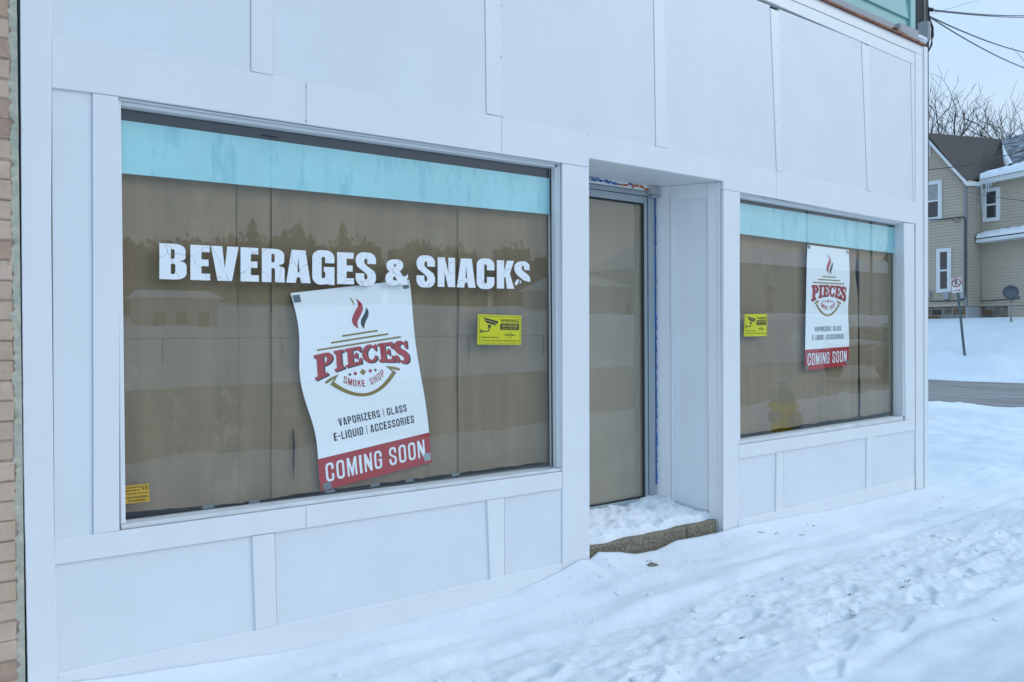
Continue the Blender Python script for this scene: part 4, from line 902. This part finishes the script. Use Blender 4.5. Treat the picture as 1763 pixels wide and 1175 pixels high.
def sheetgrid(name, m, x0, x1, y0, y1, nx_, ny_, z, amp):
    o = MB().grid(lambda u, v: (x0+(x1-x0)*u, y0+(y1-y0)*v, z+N(x0+(x1-x0)*u, (y0+(y1-y0)*v)*.15, 2.2, 3)*amp), nx_, ny_).build(name, m, None, smooth=True); o['kind'] = 'structure'
sheetgrid('side_street', M['road'], 15.2, 24.6, -3.9, 60, 90, 60, -.045, .02)
sheetgrid('main_road', M['mainroad'], -120, 200, -20, -3.95, 60, 40, -.05, .02)
# loose crumbs of trodden snow
random.seed(77); cr_ = MB()
for i in range(420):
    x = random.uniform(1.0, 9.5); y = random.gauss(-1.1, .42)
    if y > -.25 or y < -2.3: continue
    r_ = random.choice([.004, .005, .005, .006, .008, .016])*random.uniform(.7, 1.2); lump(cr_, (x, y, hgt(x, y)-r_*.05), (r_*random.uniform(1, 1.9), r_*random.uniform(.8, 1.4), r_*.6), 9, 6, i)
for i in range(30):
    x = random.uniform(2.6, 4.4); y = random.uniform(-.35, -.02); r_ = random.uniform(.004, .012); lump(cr_, (x, y, hgt(x, y)-r_*.1), (r_*1.6, r_, r_*.6), 9, 6, i)
cr_.build('snow_crumbs', M['snow'], None, smooth=True, kind='stuff', label='loose crumbs of trodden snow along the walk', category='snow crumbs')
# twigs and leaf litter frozen in the trampled snow
random.seed(21); tw = MB()
for px, py in ((1378, 922), (1335, 921), (1310, 923), (1463, 1010), (1548, 1002), (1276, 1090), (1290, 1020), (1560, 995), (1395, 905), (1118, 973)):
    d = ray(px, py); tt = -1.38/d.z; p = CAM+d*tt; x, y = p.x, p.y
    for k_ in range(3):
        a = random.random()*.6-.3; l = random.uniform(.012, .035); x1_ = x+random.uniform(-.02, .02); y1_ = y+random.uniform(-.02, .02)
        tw.tube([(x1_, y1_, hgt(x1_, y1_)+.002), (x1_+l*math.cos(a), y1_+l*math.sin(a), hgt(x1_, y1_)+.004)], .0016, 5)
tw.build('leaf_litter', M['twig'], None, kind='stuff', label='dark twigs and leaf scraps in the trampled snow', category='leaf litter')
# ------------------------------------------------------------------ the tan house across the side street
XA, XC = 29.0, 29.0*1.037
hs = thing('house', 'tan sided two storey house with white windows across the side street', 'house', (XA, 6, 1.8))
def hx(px, py, x=XA): return WX(px, py, x)
def siding(name, x, poly, lap=.105):
    """lapped siding filling a polygon in the (y, z) plane at x, split row by row"""
    mb = MB(); zs = [p[1] for p in poly]; z = min(zs)
    def span(zz):
        r_ = []
        for i in range(len(poly)):
            (a, b), (c, d) = poly[i], poly[(i+1) % len(poly)]
            if (b-zz)*(d-zz) <= 0 and b != d: r_.append(a+(c-a)*(zz-b)/(d-b))
        return (min(r_), max(r_)) if len(r_) > 1 else None
    while z < max(zs)-.01:
        z2 = min(z+lap, max(zs)-.001); s1, s2 = span(z+.001), span(z2-.001)
        if s1 and s2:
            mb.add([(x-.022, s1[0], z), (x-.022, s1[1], z), (x, s2[1], z2), (x, s2[0], z2), (x+.0, s1[0], z), (x+.0, s1[1], z)], [(0, 1, 2, 3), (0, 4, 5, 1)])
        z += lap
    return mb.build(name, M['siding'], hs)
yc, zev = hx(1665, 309); zbot = 2.02; zb0 = hx(1665, 527)[1]
# gable front
gy, gz = hx(1597, 236); sl_ = (gz-zev)/(gy-yc); ypk = gy+.25; zpk = zev+sl_*(ypk-yc); ylf = 2*ypk-yc
siding('gable_wall', XA, [(yc, zb0), (ylf, zb0), (ylf, zev), (ypk, zpk), (yc, zev)])
# short return and the recessed front
rm = MB()
z = zb0
while z < zev-.1:
    rm.add([(XA, yc-.02, z), (XC, yc-.02, z), (XC, yc, z+.105), (XA, yc, z+.105), (XA, yc, z), (XC, yc, z)], [(0, 1, 2, 3), (0, 4, 5, 1)]); z += .105
rm.build('return_wall', M['siding'], hs)
yce = hx(1790, 500, XC)[0]-4; zC = hx(1720, 305, XC)[1]
siding('front_wall', XC, [(yce, zb0), (yc, zb0), (yc, zC), (yce, zC)])
body = MB(); body.box(XA+.03, XA+9, yc+.02, ylf-.02, 1, zev); body.box(XC+.03, XA+9, yce, yc+.01, 1, zC); body.build('core', M['gap'], hs)
fd = MB(); fd.box(XA+.04, XA+8, yc+.03, ylf, 1, zb0); yfe = hx(1735, 530, XC)[0]; fd.box(XC+.04, XA+8, yfe, yc+.02, 1, zb0); fd.build('foundation', M['mortar'], hs)
random.seed(17); M['stone2'] = mat('brown_field_stone', (.20, .13, .08), .9, var=.4, vscale=6); M['stone3'] = mat('grey_field_stone', (.30, .29, .26), .9, var=.4, vscale=6); M['stone4'] = mat('dark_field_stone', (.07, .06, .05), .9, var=.3)
fs_ = MB()
for xw, y0_, y1_ in ((XA+.04, yc+.05, ylf), (XC+.04, yfe, yc)):
    z_ = 1.0
    while z_ < zb0-.02:
        y_ = y0_; hh_ = random.uniform(.14, .22); hh_ = min(hh_, zb0-z_-.005)
        while y_ < y1_:
            l_ = random.uniform(.18, .55); fs_.prism([(-(min(y_+l_, y1_))+.01, z_+.01), (-y_-.01, z_+.012), (-y_-.012, z_+hh_-.01), (-(min(y_+l_, y1_))+.015, z_+hh_-.008)], xw-.03-random.random()*.02, xw+.01, .02, mi=random.choice([0, 0, 1, 2, 3]), P=lambda a, b, d: (d, -a, b)); y_ += l_
        z_ += hh_
fs_.build('foundation_stones', [M['stone'], M['stone2'], M['stone3'], M['stone4']], hs)
siding('lower_siding', XC+.012, [(yce, 1.4), (yfe, 1.4), (yfe, zb0), (yce, zb0)])
MB().box(XA-.05, XA+.02, yc+.0, yc+.10, zb0, zev).build('corner_trim', M['conduit'], hs)
# window units
def hwin(px0, py0, px1, py1, x, shade=False):
    (y1, z1), (y0, z0) = hx(px0, py0, x), hx(px1, py1, x)
    f = MB(); t_ = .13; xf = x-.06
    f.box(xf, x+.05, y0, y0+t_, z0, z1); f.box(xf, x+.05, y1-t_, y1, z0, z1); f.box(xf, x+.05, y0+t_, y1-t_, z1-t_, z1); f.box(xf, x+.05, y0+t_, y1-t_, z0, z0+t_)
    zm = (z0+z1)/2; f.box(xf+.01, x+.05, y0+t_, y1-t_, zm-.03, zm+.03)
    fo = sub(f.build('window', M['trimwhite'], hs))
    MB().box(x-.025, x+.03, y0+t_, y1-t_, z0+t_, zm-.03).build('pane', M['winglass'], fo); MB().box(x-.03, x+.03, y0+t_, y1-t_, zm+.03, z1-t_).build('pane', M['shade'] if shade else M['winglass'], fo)
hwin(1590, 315, 1622.5, 379, XA, True); hwin(1613, 429, 1638.5, 503.5, XA); hwin(1692.5, 326, 1723, 380, XC)
# attic vent
(y1, z1), (y0, z0) = hx(1594, 250), hx(1603, 270)
MB().box(XA-.05, XA+.02, y0, y1, z0, z1).build('vent', M['trimwhite'], hs)
# roof of the gable wing
def slab(mb, q, th=.12):
    q = [Vector(p) for p in q]; n_ = (q[1]-q[0]).cross(q[-1]-q[0]).normalized()
    if n_.z < 0: n_ = -n_
    k = len(q); v_ = q+[p-n_*th for p in q]
    mb.add(v_, [tuple(range(k)), tuple(range(2*k-1, k-1, -1))]+[(i, (i+1) % k, (i+1) % k+k, i+k) for i in range(k)])
ov = .28
def onray(px, py, x): y, z = WX(px, py, x); return Vector((x, y, z))
P1 = Vector((XA-ov, ypk, zpk+.12)); 
E0 = onray(1661, 311, XA-ov); E0.z += .02
xr_ = XA+6.2
R2 = onray(1725, 240, xr_)           # where the wing ridge meets the main roof
pk = WX(1597, 224, XA-ov)
# ridge start chosen on the line from R2 so that it passes behind the shop corner at the same height as in the street view
RS = onray(1595.5, 229, XA-ov); RSn = RS
V1 = onray(1728, 300, XC+.1)
rf = MB(); V2 = onray(1690, 309, XC-.25)
pn_ = (RSn-E0).cross(R2-E0).normalized()
def onpl(px, py): d = ray(px, py); return CAM+d*((E0-CAM).dot(pn_)/d.dot(pn_))
slab(rf, [E0, RSn, R2, onpl(1737, 285), onpl(1728, 300), onpl(1690, 309)])
rf.build('gable_roof', M['shingle'], hs)
rl = MB(); slab(rl, [RS+Vector((0, .01, 0)), Vector((XA-ov, ylf+.3, zev-.1)), Vector((xr_, ylf+.3, zev-.1)), R2+Vector((0, .01, 0))]); rl.build('far_gable_roof', M['shingle'], hs)
rk = MB(); a = onray(1663.5, 313, XA-ov-.03); b = onray(1596, 237.5, XA-ov-.03); dn = Vector((0, 0, -.14))
rk.add([a, b, b+dn, a+dn, a+Vector((.07, 0, 0)), b+Vector((.07, 0, 0)), b+dn+Vector((.07, 0, 0)), a+dn+Vector((.07, 0, 0))], [(0, 1, 2, 3), (4, 7, 6, 5), (0, 4, 5, 1), (3, 2, 6, 7), (0, 3, 7, 4), (1, 5, 6, 2)])
a2 = onray(1690, 314, XC-.3); rk.add([a, a2, a2+dn, a+dn], [(0, 1, 2, 3)]); rk.build('rake_board', M['trimwhite'], hs)
# main roof with snow
me1 = onray(1730, 299.5, XC-.30); me2 = onray(1800, 286, XC-.35); mr1 = onray(1724, 241, xr_-.1); mr2 = onray(1800, 219, xr_-.1)
mrf = MB(); slab(mrf, [me1, me2, mr2, mr1]); mrf.build('main_roof', M['shinglesnow'], hs)
fas = MB(); f1, f2 = onray(1686, 309.5, XC-.37), onray(1800, 287, XC-.37); up_ = Vector((0, 0, -.17)); bx_ = Vector((.05, 0, 0))
fas.add([f1, f2, f2+up_, f1+up_, f1+bx_, f2+bx_, f2+up_+bx_, f1+up_+bx_], [(0, 1, 2, 3), (4, 7, 6, 5), (0, 4, 5, 1), (3, 2, 6, 7), (0, 3, 7, 4), (1, 5, 6, 2)]); fas.build('fascia', M['trimwhite'], hs)
so2 = MB(); so2.add([f1+up_+Vector((0, 0, .02)), f2+up_+Vector((0, 0, .02)), f2+up_+Vector((.5, 0, .02)), f1+up_+Vector((.5, 0, .02))], [(0, 1, 2, 3)]); so2.build('eave_soffit', M['trimwhite'], hs)
def snowstrip(name, pts_lo, pts_hi, th, label):
    mb = MB(); n = 40
    lo, hi = [Vector(p) for p in pts_lo], [Vector(p) for p in pts_hi]
    def f(u, v):
        k = u*(len(lo)-1); i = min(int(k), len(lo)-2); t_ = k-i; a = lo[i].lerp(lo[i+1], t_); b = hi[i].lerp(hi[i+1], t_)
        p = a.lerp(b, v); bul = math.sin(max(0.0, min(1, v*1.0))*math.pi)**.45*th*(1+.5*noise.noise(Vector((u*9, v*2, 1)))); return p+Vector((-bul*.35, 0, bul))
    mb.grid(f, n, 8); o = mb.build(name, M['snow'], None, smooth=True, label=label, category='roof snow'); return o
e = .06
snowstrip('roof_snow', [onray(1687, 309, XC-.42), onray(1740, 298, XC-.42), onray(1800, 286, XC-.42)], [onray(1690, 300.5, XC+.0), onray(1742, 286, XC+.4), onray(1800, 268, XC+.5)], .09, 'thick band of snow along the eave of the tan house roof')
snowstrip('roof_snow', [onray(1733, 292, XC+.3), onray(1727, 275, XC+1.5), onray(1726, 256, XC+2.6)], [onray(1745, 284, XC+.5), onray(1735, 268, XC+1.8), onray(1728, 255, XC+2.7)], .12, 'narrow wedge of snow in the roof valley of the tan house')
# lower lean-to roof
lr = MB(); l1, l2 = onray(1680, 413, XC-.55), onray(1800, 397, XC-.55); l3, l4 = onray(1800, 380, XC), onray(1690, 404, XC); slab(lr, [l1, l2, l4+(l3-l4), l4], .06); lr.build('porch_roof', M['shingle'], hs)
ff = MB(); d_ = Vector((0, 0, -.11)); ff.add([l1, l2, l2+d_, l1+d_, l1+Vector((.6, 0, 0)), l2+Vector((.6, 0, 0)), l2+d_+Vector((.6, 0, 0)), l1+d_+Vector((.6, 0, 0))], [(0, 1, 2, 3), (3, 2, 6, 7), (0, 3, 7, 4)]); ff.build('porch_fascia', M['trimwhite'], hs)
snowstrip('roof_snow', [onray(1680.5, 411, XC-.56), onray(1740, 403, XC-.56), onray(1800, 395, XC-.56)], [onray(1688, 404, XC-.05), onray(1740, 394, XC-.05), onray(1800, 384, XC-.05)], .10, 'snow on the low porch roof of the tan house')
# meters, pipes and cables on the house
for px, py in ((1599, 508), (1631, 509), (1657, 508)):
    y, z = hx(px, py); MB().box(XA-.17, XA-.03, y-.11, y+.11, z-.13, z+.12).build('meter_box', M['meter'], hs)
cb = MB()
def cpath(pts, r=.016, x=XA-.08): cb.tube([Vector((x, *WX(a, b, x))) for a, b in pts], r, 5)
cpath([(1598, 379), (1622, 378), (1660, 374), (1662, 380), (1662, 500), (1660, 515), (1650, 518), (1600, 519)], .02); cpath([(1640, 378), (1647, 384), (1652, 380), (1650, 376)], .012)
cb.tube([Vector((XC-.05, *WX(a, b, XC-.05))) for a, b in ((1687, 418), (1688, 480), (1688.5, 518))], .015, 5)
cb.tube([Vector((XC-.05, *WX(a, b, XC-.05))) for a, b in ((1670, 519), (1700, 518), (1755, 514))], .014, 5)
cb.build('cable', M['cable'], hs)
# icicles at the eave corner
ic = MB()
for px, l in ((1668, .2), (1673, .32), (1678, .25), (1683, .3), (1690, 1.0), (1698, .5), (1702, .45), (1706, .25), (1712, .15)):
    p = onray(px, 314-(px-1690)*.2 if px > 1690 else 314, XC-.36); ic.tube([p, p-Vector((0, 0, l))], .03, 5, r1=.004)
ic.build('icicles', M['ice'], hs)
# ------------------------------------------------------------------ satellite dish
dp = WR(1740, 504, 25.6); dish = thing('satellite_dish', 'small grey satellite dish on a post beside the tan house', 'satellite dish', (dp.x, dp.y, 1.7))
dd = MB(); n_ = 24; vs = []; R_ = .23; face = Vector((-1, -.45, .2)).normalized(); s_ = face.cross(Vector((0, 0, 1))).normalized(); q_ = s_.cross(face)
for rr_ in (0, .6, 1):
    for k in range(n_): a = 2*math.pi*k/n_; vs.append(dp+(s_*math.cos(a)+q_*math.sin(a))*R_*rr_*1.0+face*(.10*rr_*rr_-.05))
dd.add(vs+[p-face*.02 for p in vs], [(j*n_+k, j*n_+(k+1) % n_, (j+1)*n_+(k+1) % n_, (j+1)*n_+k) for j in (1,) for k in range(n_)]+[tuple(range(n_, 2*n_))]+[(5*n_+k, 5*n_+(k+1) % n_, 2*n_+(k+1) % n_, 2*n_+k) for k in range(n_)]+[tuple(range(6*n_-1, 5*n_-1, -1))]); dd.build('reflector', M['dish'], dish, smooth=True)
MB().tube([dp-Vector((0, 0, .1)), Vector((dp.x+.05, dp.y, 1.5))], .03, 8).build('mast', M['conduit'], dish)
lp_ = WR(1752, 512, 25.3); mb = MB(); mb.tube([dp-Vector((0, 0, .3)), lp_], .015, 6); lump(mb, lp_, (.07, .07, .05), 8, 5); mb.build('feed_arm', M['dish'], dish)
# ------------------------------------------------------------------ no parking sign
sx = 25.4
b_ = Vector((sx, *WX(1660.5, 612, sx))); t_ = Vector((sx, *WX(1646.5, 480, sx)))
sg_ = thing('no_parking_sign', 'leaning no parking sign on a metal post in the roadside snow', 'sign', b_-Vector((0, 0, .2)))
dv = (t_-b_).normalized()
pm = MB(); 
s_w = Vector((0, 1, 0)); 
def sgn(u, v, off=0): return t_+dv*(v)+(Vector((0, -1, 0))-dv*dv.dot(Vector((0, -1, 0)))).normalized()*u+Vector((-1, 0, 0))*(.03+off)
for a, b, c_d in ((-.035, -.02, 0), (-.02, .02, .01), (.02, .035, 0)):
    q = [sgn(a, -.02, -.03+c_d), sgn(b, -.02, -.03+c_d)]; L_ = (t_-b_).length+.3
    q2 = [p-dv*L_ for p in q]; tp_2 = [p+dv*0 for p in q]
    bx2 = Vector((.02, 0, 0)); pm.add([q2[0], q2[1], tp_2[1], tp_2[0], q2[0]+bx2, q2[1]+bx2, tp_2[1]+bx2, tp_2[0]+bx2], [(0, 1, 2, 3), (7, 6, 5, 4), (0, 4, 5, 1), (1, 5, 6, 2), (2, 6, 7, 3), (3, 7, 4, 0)])
pm.build('post', M['post'], sg_)
plw, plh = .158, .46
pl_ = MB(); pp = rrect(-plw, -plh+.02, plw, .02, .02, .02); vs2 = [sgn(a, b, 0) for a, b in pp]; k_ = len(vs2)
pl_.add(vs2+[p+Vector((.004, 0, 0)) for p in vs2], [tuple(range(k_)), tuple(range(2*k_-1, k_-1, -1))]+[(i, (i+1) % k_, (i+1) % k_+k_, i+k_) for i in range(k_)]); pl_.build('plate', M['vinyl'], sg_)
def smk(nm, loops, m, off):
    mb = MB()
    for l in loops:
        vs, fs = fill2d(l); mb.add([sgn(a, b, off) for a, b in vs], fs)
    mb.build(nm, m, sg_)
cy = -.135
smk('symbol', [[[(x*.070-.035, cy-.085+y*.17) for x, y in l] for l in glyph('P', .33, .16)]], M['black'], .006)
smk('prohibition_ring', [[arc(0, cy, .135, .135, 0, 360, 28)[:-1], arc(0, cy, .108, .108, 0, 360, 28)[:-1]]], M['red'], .009)
smk('prohibition_ring', [[[(-.085, cy+.07), (-.07, cy+.085), (.085, cy-.07), (.07, cy-.085)]]], M['red'], .012)
smk('arrow', [[[(-.10, -.375), (.05, -.375), (.05, -.395), (.10, -.365), (.05, -.335), (.05, -.355), (-.10, -.355)]]], M['red'], .009)
smk('border', [[rrect(-.148, -.43, .148, .01, .02, .02), rrect(-.142, -.424, .142, .004, .02, .02)]], M['red'], .006)
# ------------------------------------------------------------------ utility pole and wires
PD = 12.5; pc = WR(1580, 100, PD); up1 = thing('utility_pole', 'dark weathered wooden utility pole with looped cables behind the shop corner', 'utility pole', (pc.x, pc.y, 0))
MB().tube([(pc.x-.10, pc.y+.07, -.3), (pc.x-.04, pc.y+.03, 2.6), (pc.x, pc.y, 4), (pc.x-.0, pc.y, 6), (pc.x-.0, pc.y, 9)], .165, 14, r1=.15).build('pole_shaft', M['pole'], up1, smooth=True)
cp0, cp1 = WR(1590, 42, PD-.25), WR(1590, 65, PD-.25)
m_ = MB(); a = WR(1591, 40, PD-.2); m_.lathe([(.09, 0), (.09, -.28), (.07, -.30)], (a.x, a.y, a.z), n=12); m_.tube([a+Vector((.02, 0, 0)), a+Vector((.02, 0, 3))], .010, 8); m_.build('conduit_cover', M['conduit'], up1)
wr = MB()
def P_(px, py, d=PD-.1): return WR(px, py, d)
for off, bul in ((0, 8), (1.5, 11), (3, 6)):
    wr.tube([P_(1598+off*.3, 14), P_(1600, 30), P_(1601+bul*.5, 48), P_(1600+bul*.62, 62), P_(1601+bul*.3, 78), P_(1599, 88), P_(1596, 91)], .010, 5)
wr.tube([P_(1594, 0), P_(1598, 12), P_(1599, 40), P_(1598, 88)], .012, 5); wr.tube([P_(1576, 30), P_(1583, 18), P_(1592, 17), P_(1598, 24), P_(1600, 60)], .012, 5)
wr.tube([P_(1599, 16.5), P_(1606, 17.5)], .03, 6)
wr.build('cable_loop', M['cable'], up1)
def wire(label, a, b, da, db_, r=.012, sag=.15, m='wirebl'):
    A, B = WR(*a, da), WR(*b, db_); pts = []
    for i in range(17):
        t = i/16; p = A.lerp(B, t); p.z -= sag*4*t*(1-t); pts.append(p)
    MB().tube(pts, r, 5).build('overhead_wire', M[m], None, label=label, category='wire', group='overhead wires from the utility pole')
wire('uppermost wire of the close pair running level right from the pole', (1604, 17.5), (1840, 20), PD, 26, .014, .12); wire('lower wire of the close pair running level right from the pole', (1604, 18.8), (1840, 26), PD, 26, .009, .1)
wire('upper of the two wires falling to the right from the pole', (1601, 29), (1840, 98), PD, 24, .012, .2); wire('lower and steepest wire falling to the right from the pole', (1601, 30), (1840, 136), PD, 22, .011, .2)
wire('faint thin wire rising to the right above the pole fittings', (1604, 24), (1700, -4), 14, 30, .004, 0)
wire('dark service wire crossing in front of the tan house roof', (1585, 293), (1800, 243), 24, 27, .016, .2, 'cable')
wire('thin wire crossing in front of the tan house wall under its upper window', (1660, 330), (1800, 349), 26, 27, .009, .05)
# ------------------------------------------------------------------ bare trees behind the house
def bare_tree(label, base, height, seed, lean, spread=.5, depth=6, r0_=.28):
    random.seed(seed); tr1 = MB(); cr1 = MB()
    root = thing('bare_tree', label, 'tree', base)
    def br(mb, p, d, L, r, lev):
        n = 4; pts = [p]; dd = d.copy()
        for i in range(n):
            dd = (dd+Vector((random.uniform(-1, 1), random.uniform(-1, 1), random.uniform(-.4, .6)))*.16).normalized(); p = p+dd*L/n; pts.append(p)
        mb.tube(pts, r, 7 if lev < 2 else 4, r1=r*.55)
        if lev >= depth: return
        k = 3 if lev < 4 else 2
        for j in range(k+(1 if lev in (1, 2, 3) else 0)):
            t = random.uniform(.35, 1) if j else 1; q = pts[min(n, max(1, int(t*n)))]
            nd = (dd+Vector((random.uniform(-1, 1), random.uniform(-1, 1), random.uniform(-.35, .7)))*(spread+.12*lev)).normalized()
            br(cr1, q, nd, L*random.uniform(.62, .82), max(r*.55, .012), lev+1)
    br(tr1, Vector(base), Vector((lean[0], lean[1], 1)).normalized(), height*.30, r0_, 0)
    tr1.build('trunk', M['bark'], root, smooth=True); cr1.build('branches', M['bark'], root, smooth=True)
def tb(px, d, z=1.5): p = WR(px, 560, d); return (p.x, p.y, z)
bare_tree('dense bare tree rising beside the shop corner, leftmost behind the house', tb(1592, 52), 18, 4, (0, 0), .5, 6)
bare_tree('bare leaning tree above the middle of the dark gable roof', tb(1650, 55), 15.5, 12, (.15, -.45), .55, 6)
bare_tree('bare tree at the right edge of the photo behind the main roof', tb(1750, 50), 17, 31, (0, .1), .45, 6)
bare_tree('small bare tree filling in low behind the ridge of the tan house', tb(1690, 60), 12, 40, (.1, -.2), .6, 6)
# ------------------------------------------------------------------ what the windows reflect: hydrant, street, field and woods opposite
hyx, hyy = 7.33, -1.50
hy = thing('fire_hydrant', 'yellow fire hydrant with grey bonnet reflected in the right-hand window', 'fire hydrant', (hyx, hyy, 0))
hz0 = .13
MB().lathe([(.155, -.1), (.155, .05), (.125, .06), (.13, .45), (.16, .46), (.16, .50), (.125, .51)], (hyx, hyy, hz0), n=20).build('barrel', M['hydrant'], hy, smooth=False)
MB().lathe([(.125, 0), (.13, .04), (.105, .12), (.04, .165), (.03, .17), (.03, .21), (.01, .215)], (hyx, hyy, hz0+.511), n=20).build('bonnet', M['hydcap'], hy, smooth=True)
for ax_, s_g in (('x', 1), ('x', -1)):
    MB().lathe([(.055, .09*s_g), (.055, .15*s_g), (.065, .15*s_g), (.065, .19*s_g), (.02, .2*s_g)], (hyx, hyy, hz0+.37), ax_, 14).build('nozzle', M['hydcap'], hy)
MB().lathe([(.08, .08), (.08, .14), (.09, .14), (.09, .18), (.03, .19)], (hyx, hyy, hz0+.33), 'y', 16).build('nozzle', M['hydcap'], hy)
mb = MB(); lump(mb, (hyx, hyy, hz0+.74), (.07, .07, .035)); mb.build('snow_cap', M['snow'], hy, smooth=True)
# woods: one continuous far mass
random.seed(8); wd2 = MB()
x = -120
while x < 420:
    yb_ = -118-.12*abs(x-60)+random.uniform(-8, 8); hgt_ = 13+5*noise.noise(Vector((x*.03, 1, 2)))+random.uniform(-1, 1); wv = random.uniform(3, 6)
    c = (x, yb_, 5+hgt_*.45); rad = (wv, wv, hgt_*.5)
    for k in range(420):
        d = Vector((random.gauss(0, 1), random.gauss(0, 1), random.gauss(0, 1))).normalized()*random.uniform(.6, .97); p = Vector((c[0]+d.x*rad[0], c[1]+d.y*rad[1], c[2]+d.z*rad[2]))
        s_ = random.uniform(.2, .55); a = random.random()*6.28
        u_ = Vector((math.cos(a), math.sin(a)*.4, random.uniform(-.3, .3)))*s_; v_ = Vector((random.uniform(-.3, .3), 0, 1))*s_*1.3
        wd2.add([p-u_, p-v_*.6, p+u_*.9, p+v_], [(0, 1, 2, 3)])
    wd2.box(x-3.2, x+3.2, yb_-1, yb_+1, 3, 5+hgt_*.80)
    x += random.uniform(2.5, 4.5)
wd2.build('woodland', M['wood'], None, kind='stuff', label='grey brown winter woods across the road seen as a reflection in the windows', category='woods')
def conifer(x, y, h, label):
    root = thing('conifer', label, 'tree', (x, y, 4), 'dark conifers standing above the reflected woods')
    MB().tube([(x, y, 4), (x, y, 4+h)], .3, 6, r1=.05).build('trunk', M['bark'], root)
    cn = MB()
    for i in range(9):
        t = i/9; r_ = (1-t)*h*.30+.4; z = 4+h*(.18+.8*t); n = 9; vs = [(x, y, z+h*.10)]
        for k in range(n*2): a = math.pi*k/n+i; q = r_*(1 if k % 2 else .62)*random.uniform(.85, 1.1); vs.append((x+q*math.cos(a), y+q*math.sin(a), z-(.5 if k % 2 else .1)))
        cn.add(vs, [(0, k+1, (k+1) % (2*n)+1) for k in range(2*n)])
    cn.build('crown', M['conifer'], root)
def refl(px, dist):   # ground point across the road that a pane reflects at column px
    d = ray(px, 575); d.z = 0; d.normalize(); p = Vector((CAM.x, CAM.y, 0))+d*dist; return p.x, 2*YG-p.y
for i, (px, d, h) in enumerate(((437, 118, 19), (517, 116, 18), (592, 114, 18), (700, 150, 18), (770, 150, 19), (1300, 150, 17), (1326, 150, 16.5), (1356, 165, 15), (1530, 140, 15))):
    x, y = refl(px, d); conifer(x, y, h*.76, 'dark conifer seen over the woods in the %s' % (['reflection above the letter R of the lettering', 'reflection above the letter A of the lettering', 'reflection above the first letter S', 'reflection right of the first letter S', 'reflection above SNACKS', 'right-hand window, left of its poster', 'right-hand window, second left of its poster', 'right-hand window beside its poster', 'right-hand window near its right frame'][i]))
def shed(x, y, w_, d_, h, label, rw=.7):
    r_ = thing('roadside_building', label, 'building', (x, y, .4)); MB().box(x-w_/2, x+w_/2, y-d_/2, y+d_/2, .3, h).build('wall', M['shed'], r_)
    m2 = MB(); m2.add([(x-w_/2-.4, y-d_/2-.4, h), (x+w_/2+.4, y-d_/2-.4, h), (x+w_/2+.4, y+d_/2+.4, h), (x-w_/2-.4, y+d_/2+.4, h), (x-w_/2, y, h+rw), (x+w_/2, y, h+rw)], [(0, 1, 5, 4), (3, 4, 5, 2), (0, 4, 3), (1, 2, 5), (0, 3, 2, 1)]); m2.build('roof', M['snow'], r_)
    m3 = MB()
    for k in range(3): m3.box(x-w_*.3+k*w_*.3-.4, x-w_*.3+k*w_*.3+.4, y+d_/2+.001, y+d_/2+.03, h*.45, h*.75)
    m3.build('window', M['winglass'], r_)
x, y = refl(300, 70); shed(x, y, 5.6, 5, 4.4, 'small pale building reflected at the left of the large window')
x, y = refl(1345, 75); shed(x, y, 34, 12, 6.5, 'long snow-roofed building reflected in the right-hand window', 2.2)
x, y = refl(1100, 70); shed(x, y, 18, 10, 5, 'low building reflected between the two windows', 1.5)
# roadside fence
x, y = refl(212, 27); fnr = thing('fence', 'thin rail fence across the road reflected in the large window', 'fence', (0, -24, .5))
m2 = MB(); m3 = MB()
for i in range(30): m2.box(-10+i*4.0, -9.96+i*4.0, -24.02, -23.98, .3, 1.32)
m3.box(-10, 110, -24.01, -23.99, 1.29, 1.32); m2.build('fence_posts', M['post'], fnr); m3.build('rail', M['post'], fnr)
# light poles opposite
for px, d, h, lab in ((468, 85, 22, 'tall light pole reflected near the E of BEVERAGES'), (1500, 60, 22, 'floodlight pole reflected right of the upright poster'), (1390, 75, 24, 'floodlight pole reflected beside the upright poster')):
    x, y = refl(px, d); lr_ = thing('light_pole', lab, 'light pole', (x, y, .4)); MB().tube([(x, y, .3), (x, y, h)], .10, 8, r1=.06).build('mast', M['post'], lr_); MB().box(x-.9, x+.9, y-.08, y+.08, h-.14, h).build('lamp_head', M['post'], lr_)
# snow-covered parked car opposite
x, y = refl(1524, 26); car = thing('parked_car', 'snow-covered dark car reflected at the right of the right-hand window', 'car', (x, y, 0))
cb_ = [(-2.2, .35), (-2.2, .75), (-1.9, .9), (-1.2, .98), (-.6, 1.42), (.9, 1.45), (1.6, 1.0), (2.1, .92), (2.25, .7), (2.25, .35)]
m2 = MB(); m2.prism([(x+a, b+.1) for a, b in cb_], y-.85, y+.85, .06); m2.build('body', M['carpaint'], car)
m2 = MB(); m2.prism([(x-1.05, 1.06), (x-.55, 1.46), (x+.85, 1.49), (x+1.4, 1.08)], y+.86, y+.87, .002); m2.build('side_window', M['winglass'], car)
m2 = MB(); lump(m2, (x+.1, y, 1.55), (1.0, .8, .12)); lump(m2, (x-1.6, y, 1.05), (.6, .8, .10)); m2.build('snow_cap', M['snow'], car, smooth=True)
for a in (-1.4, 1.4):
    for s_ in (-1, 1): MB().lathe([(.33, -.1), (.33, .1)], (x+a, y+s_*.82, .35), 'y', 16).build('wheel', M['rubber'], car)
print('objects', len(bpy.data.objects))
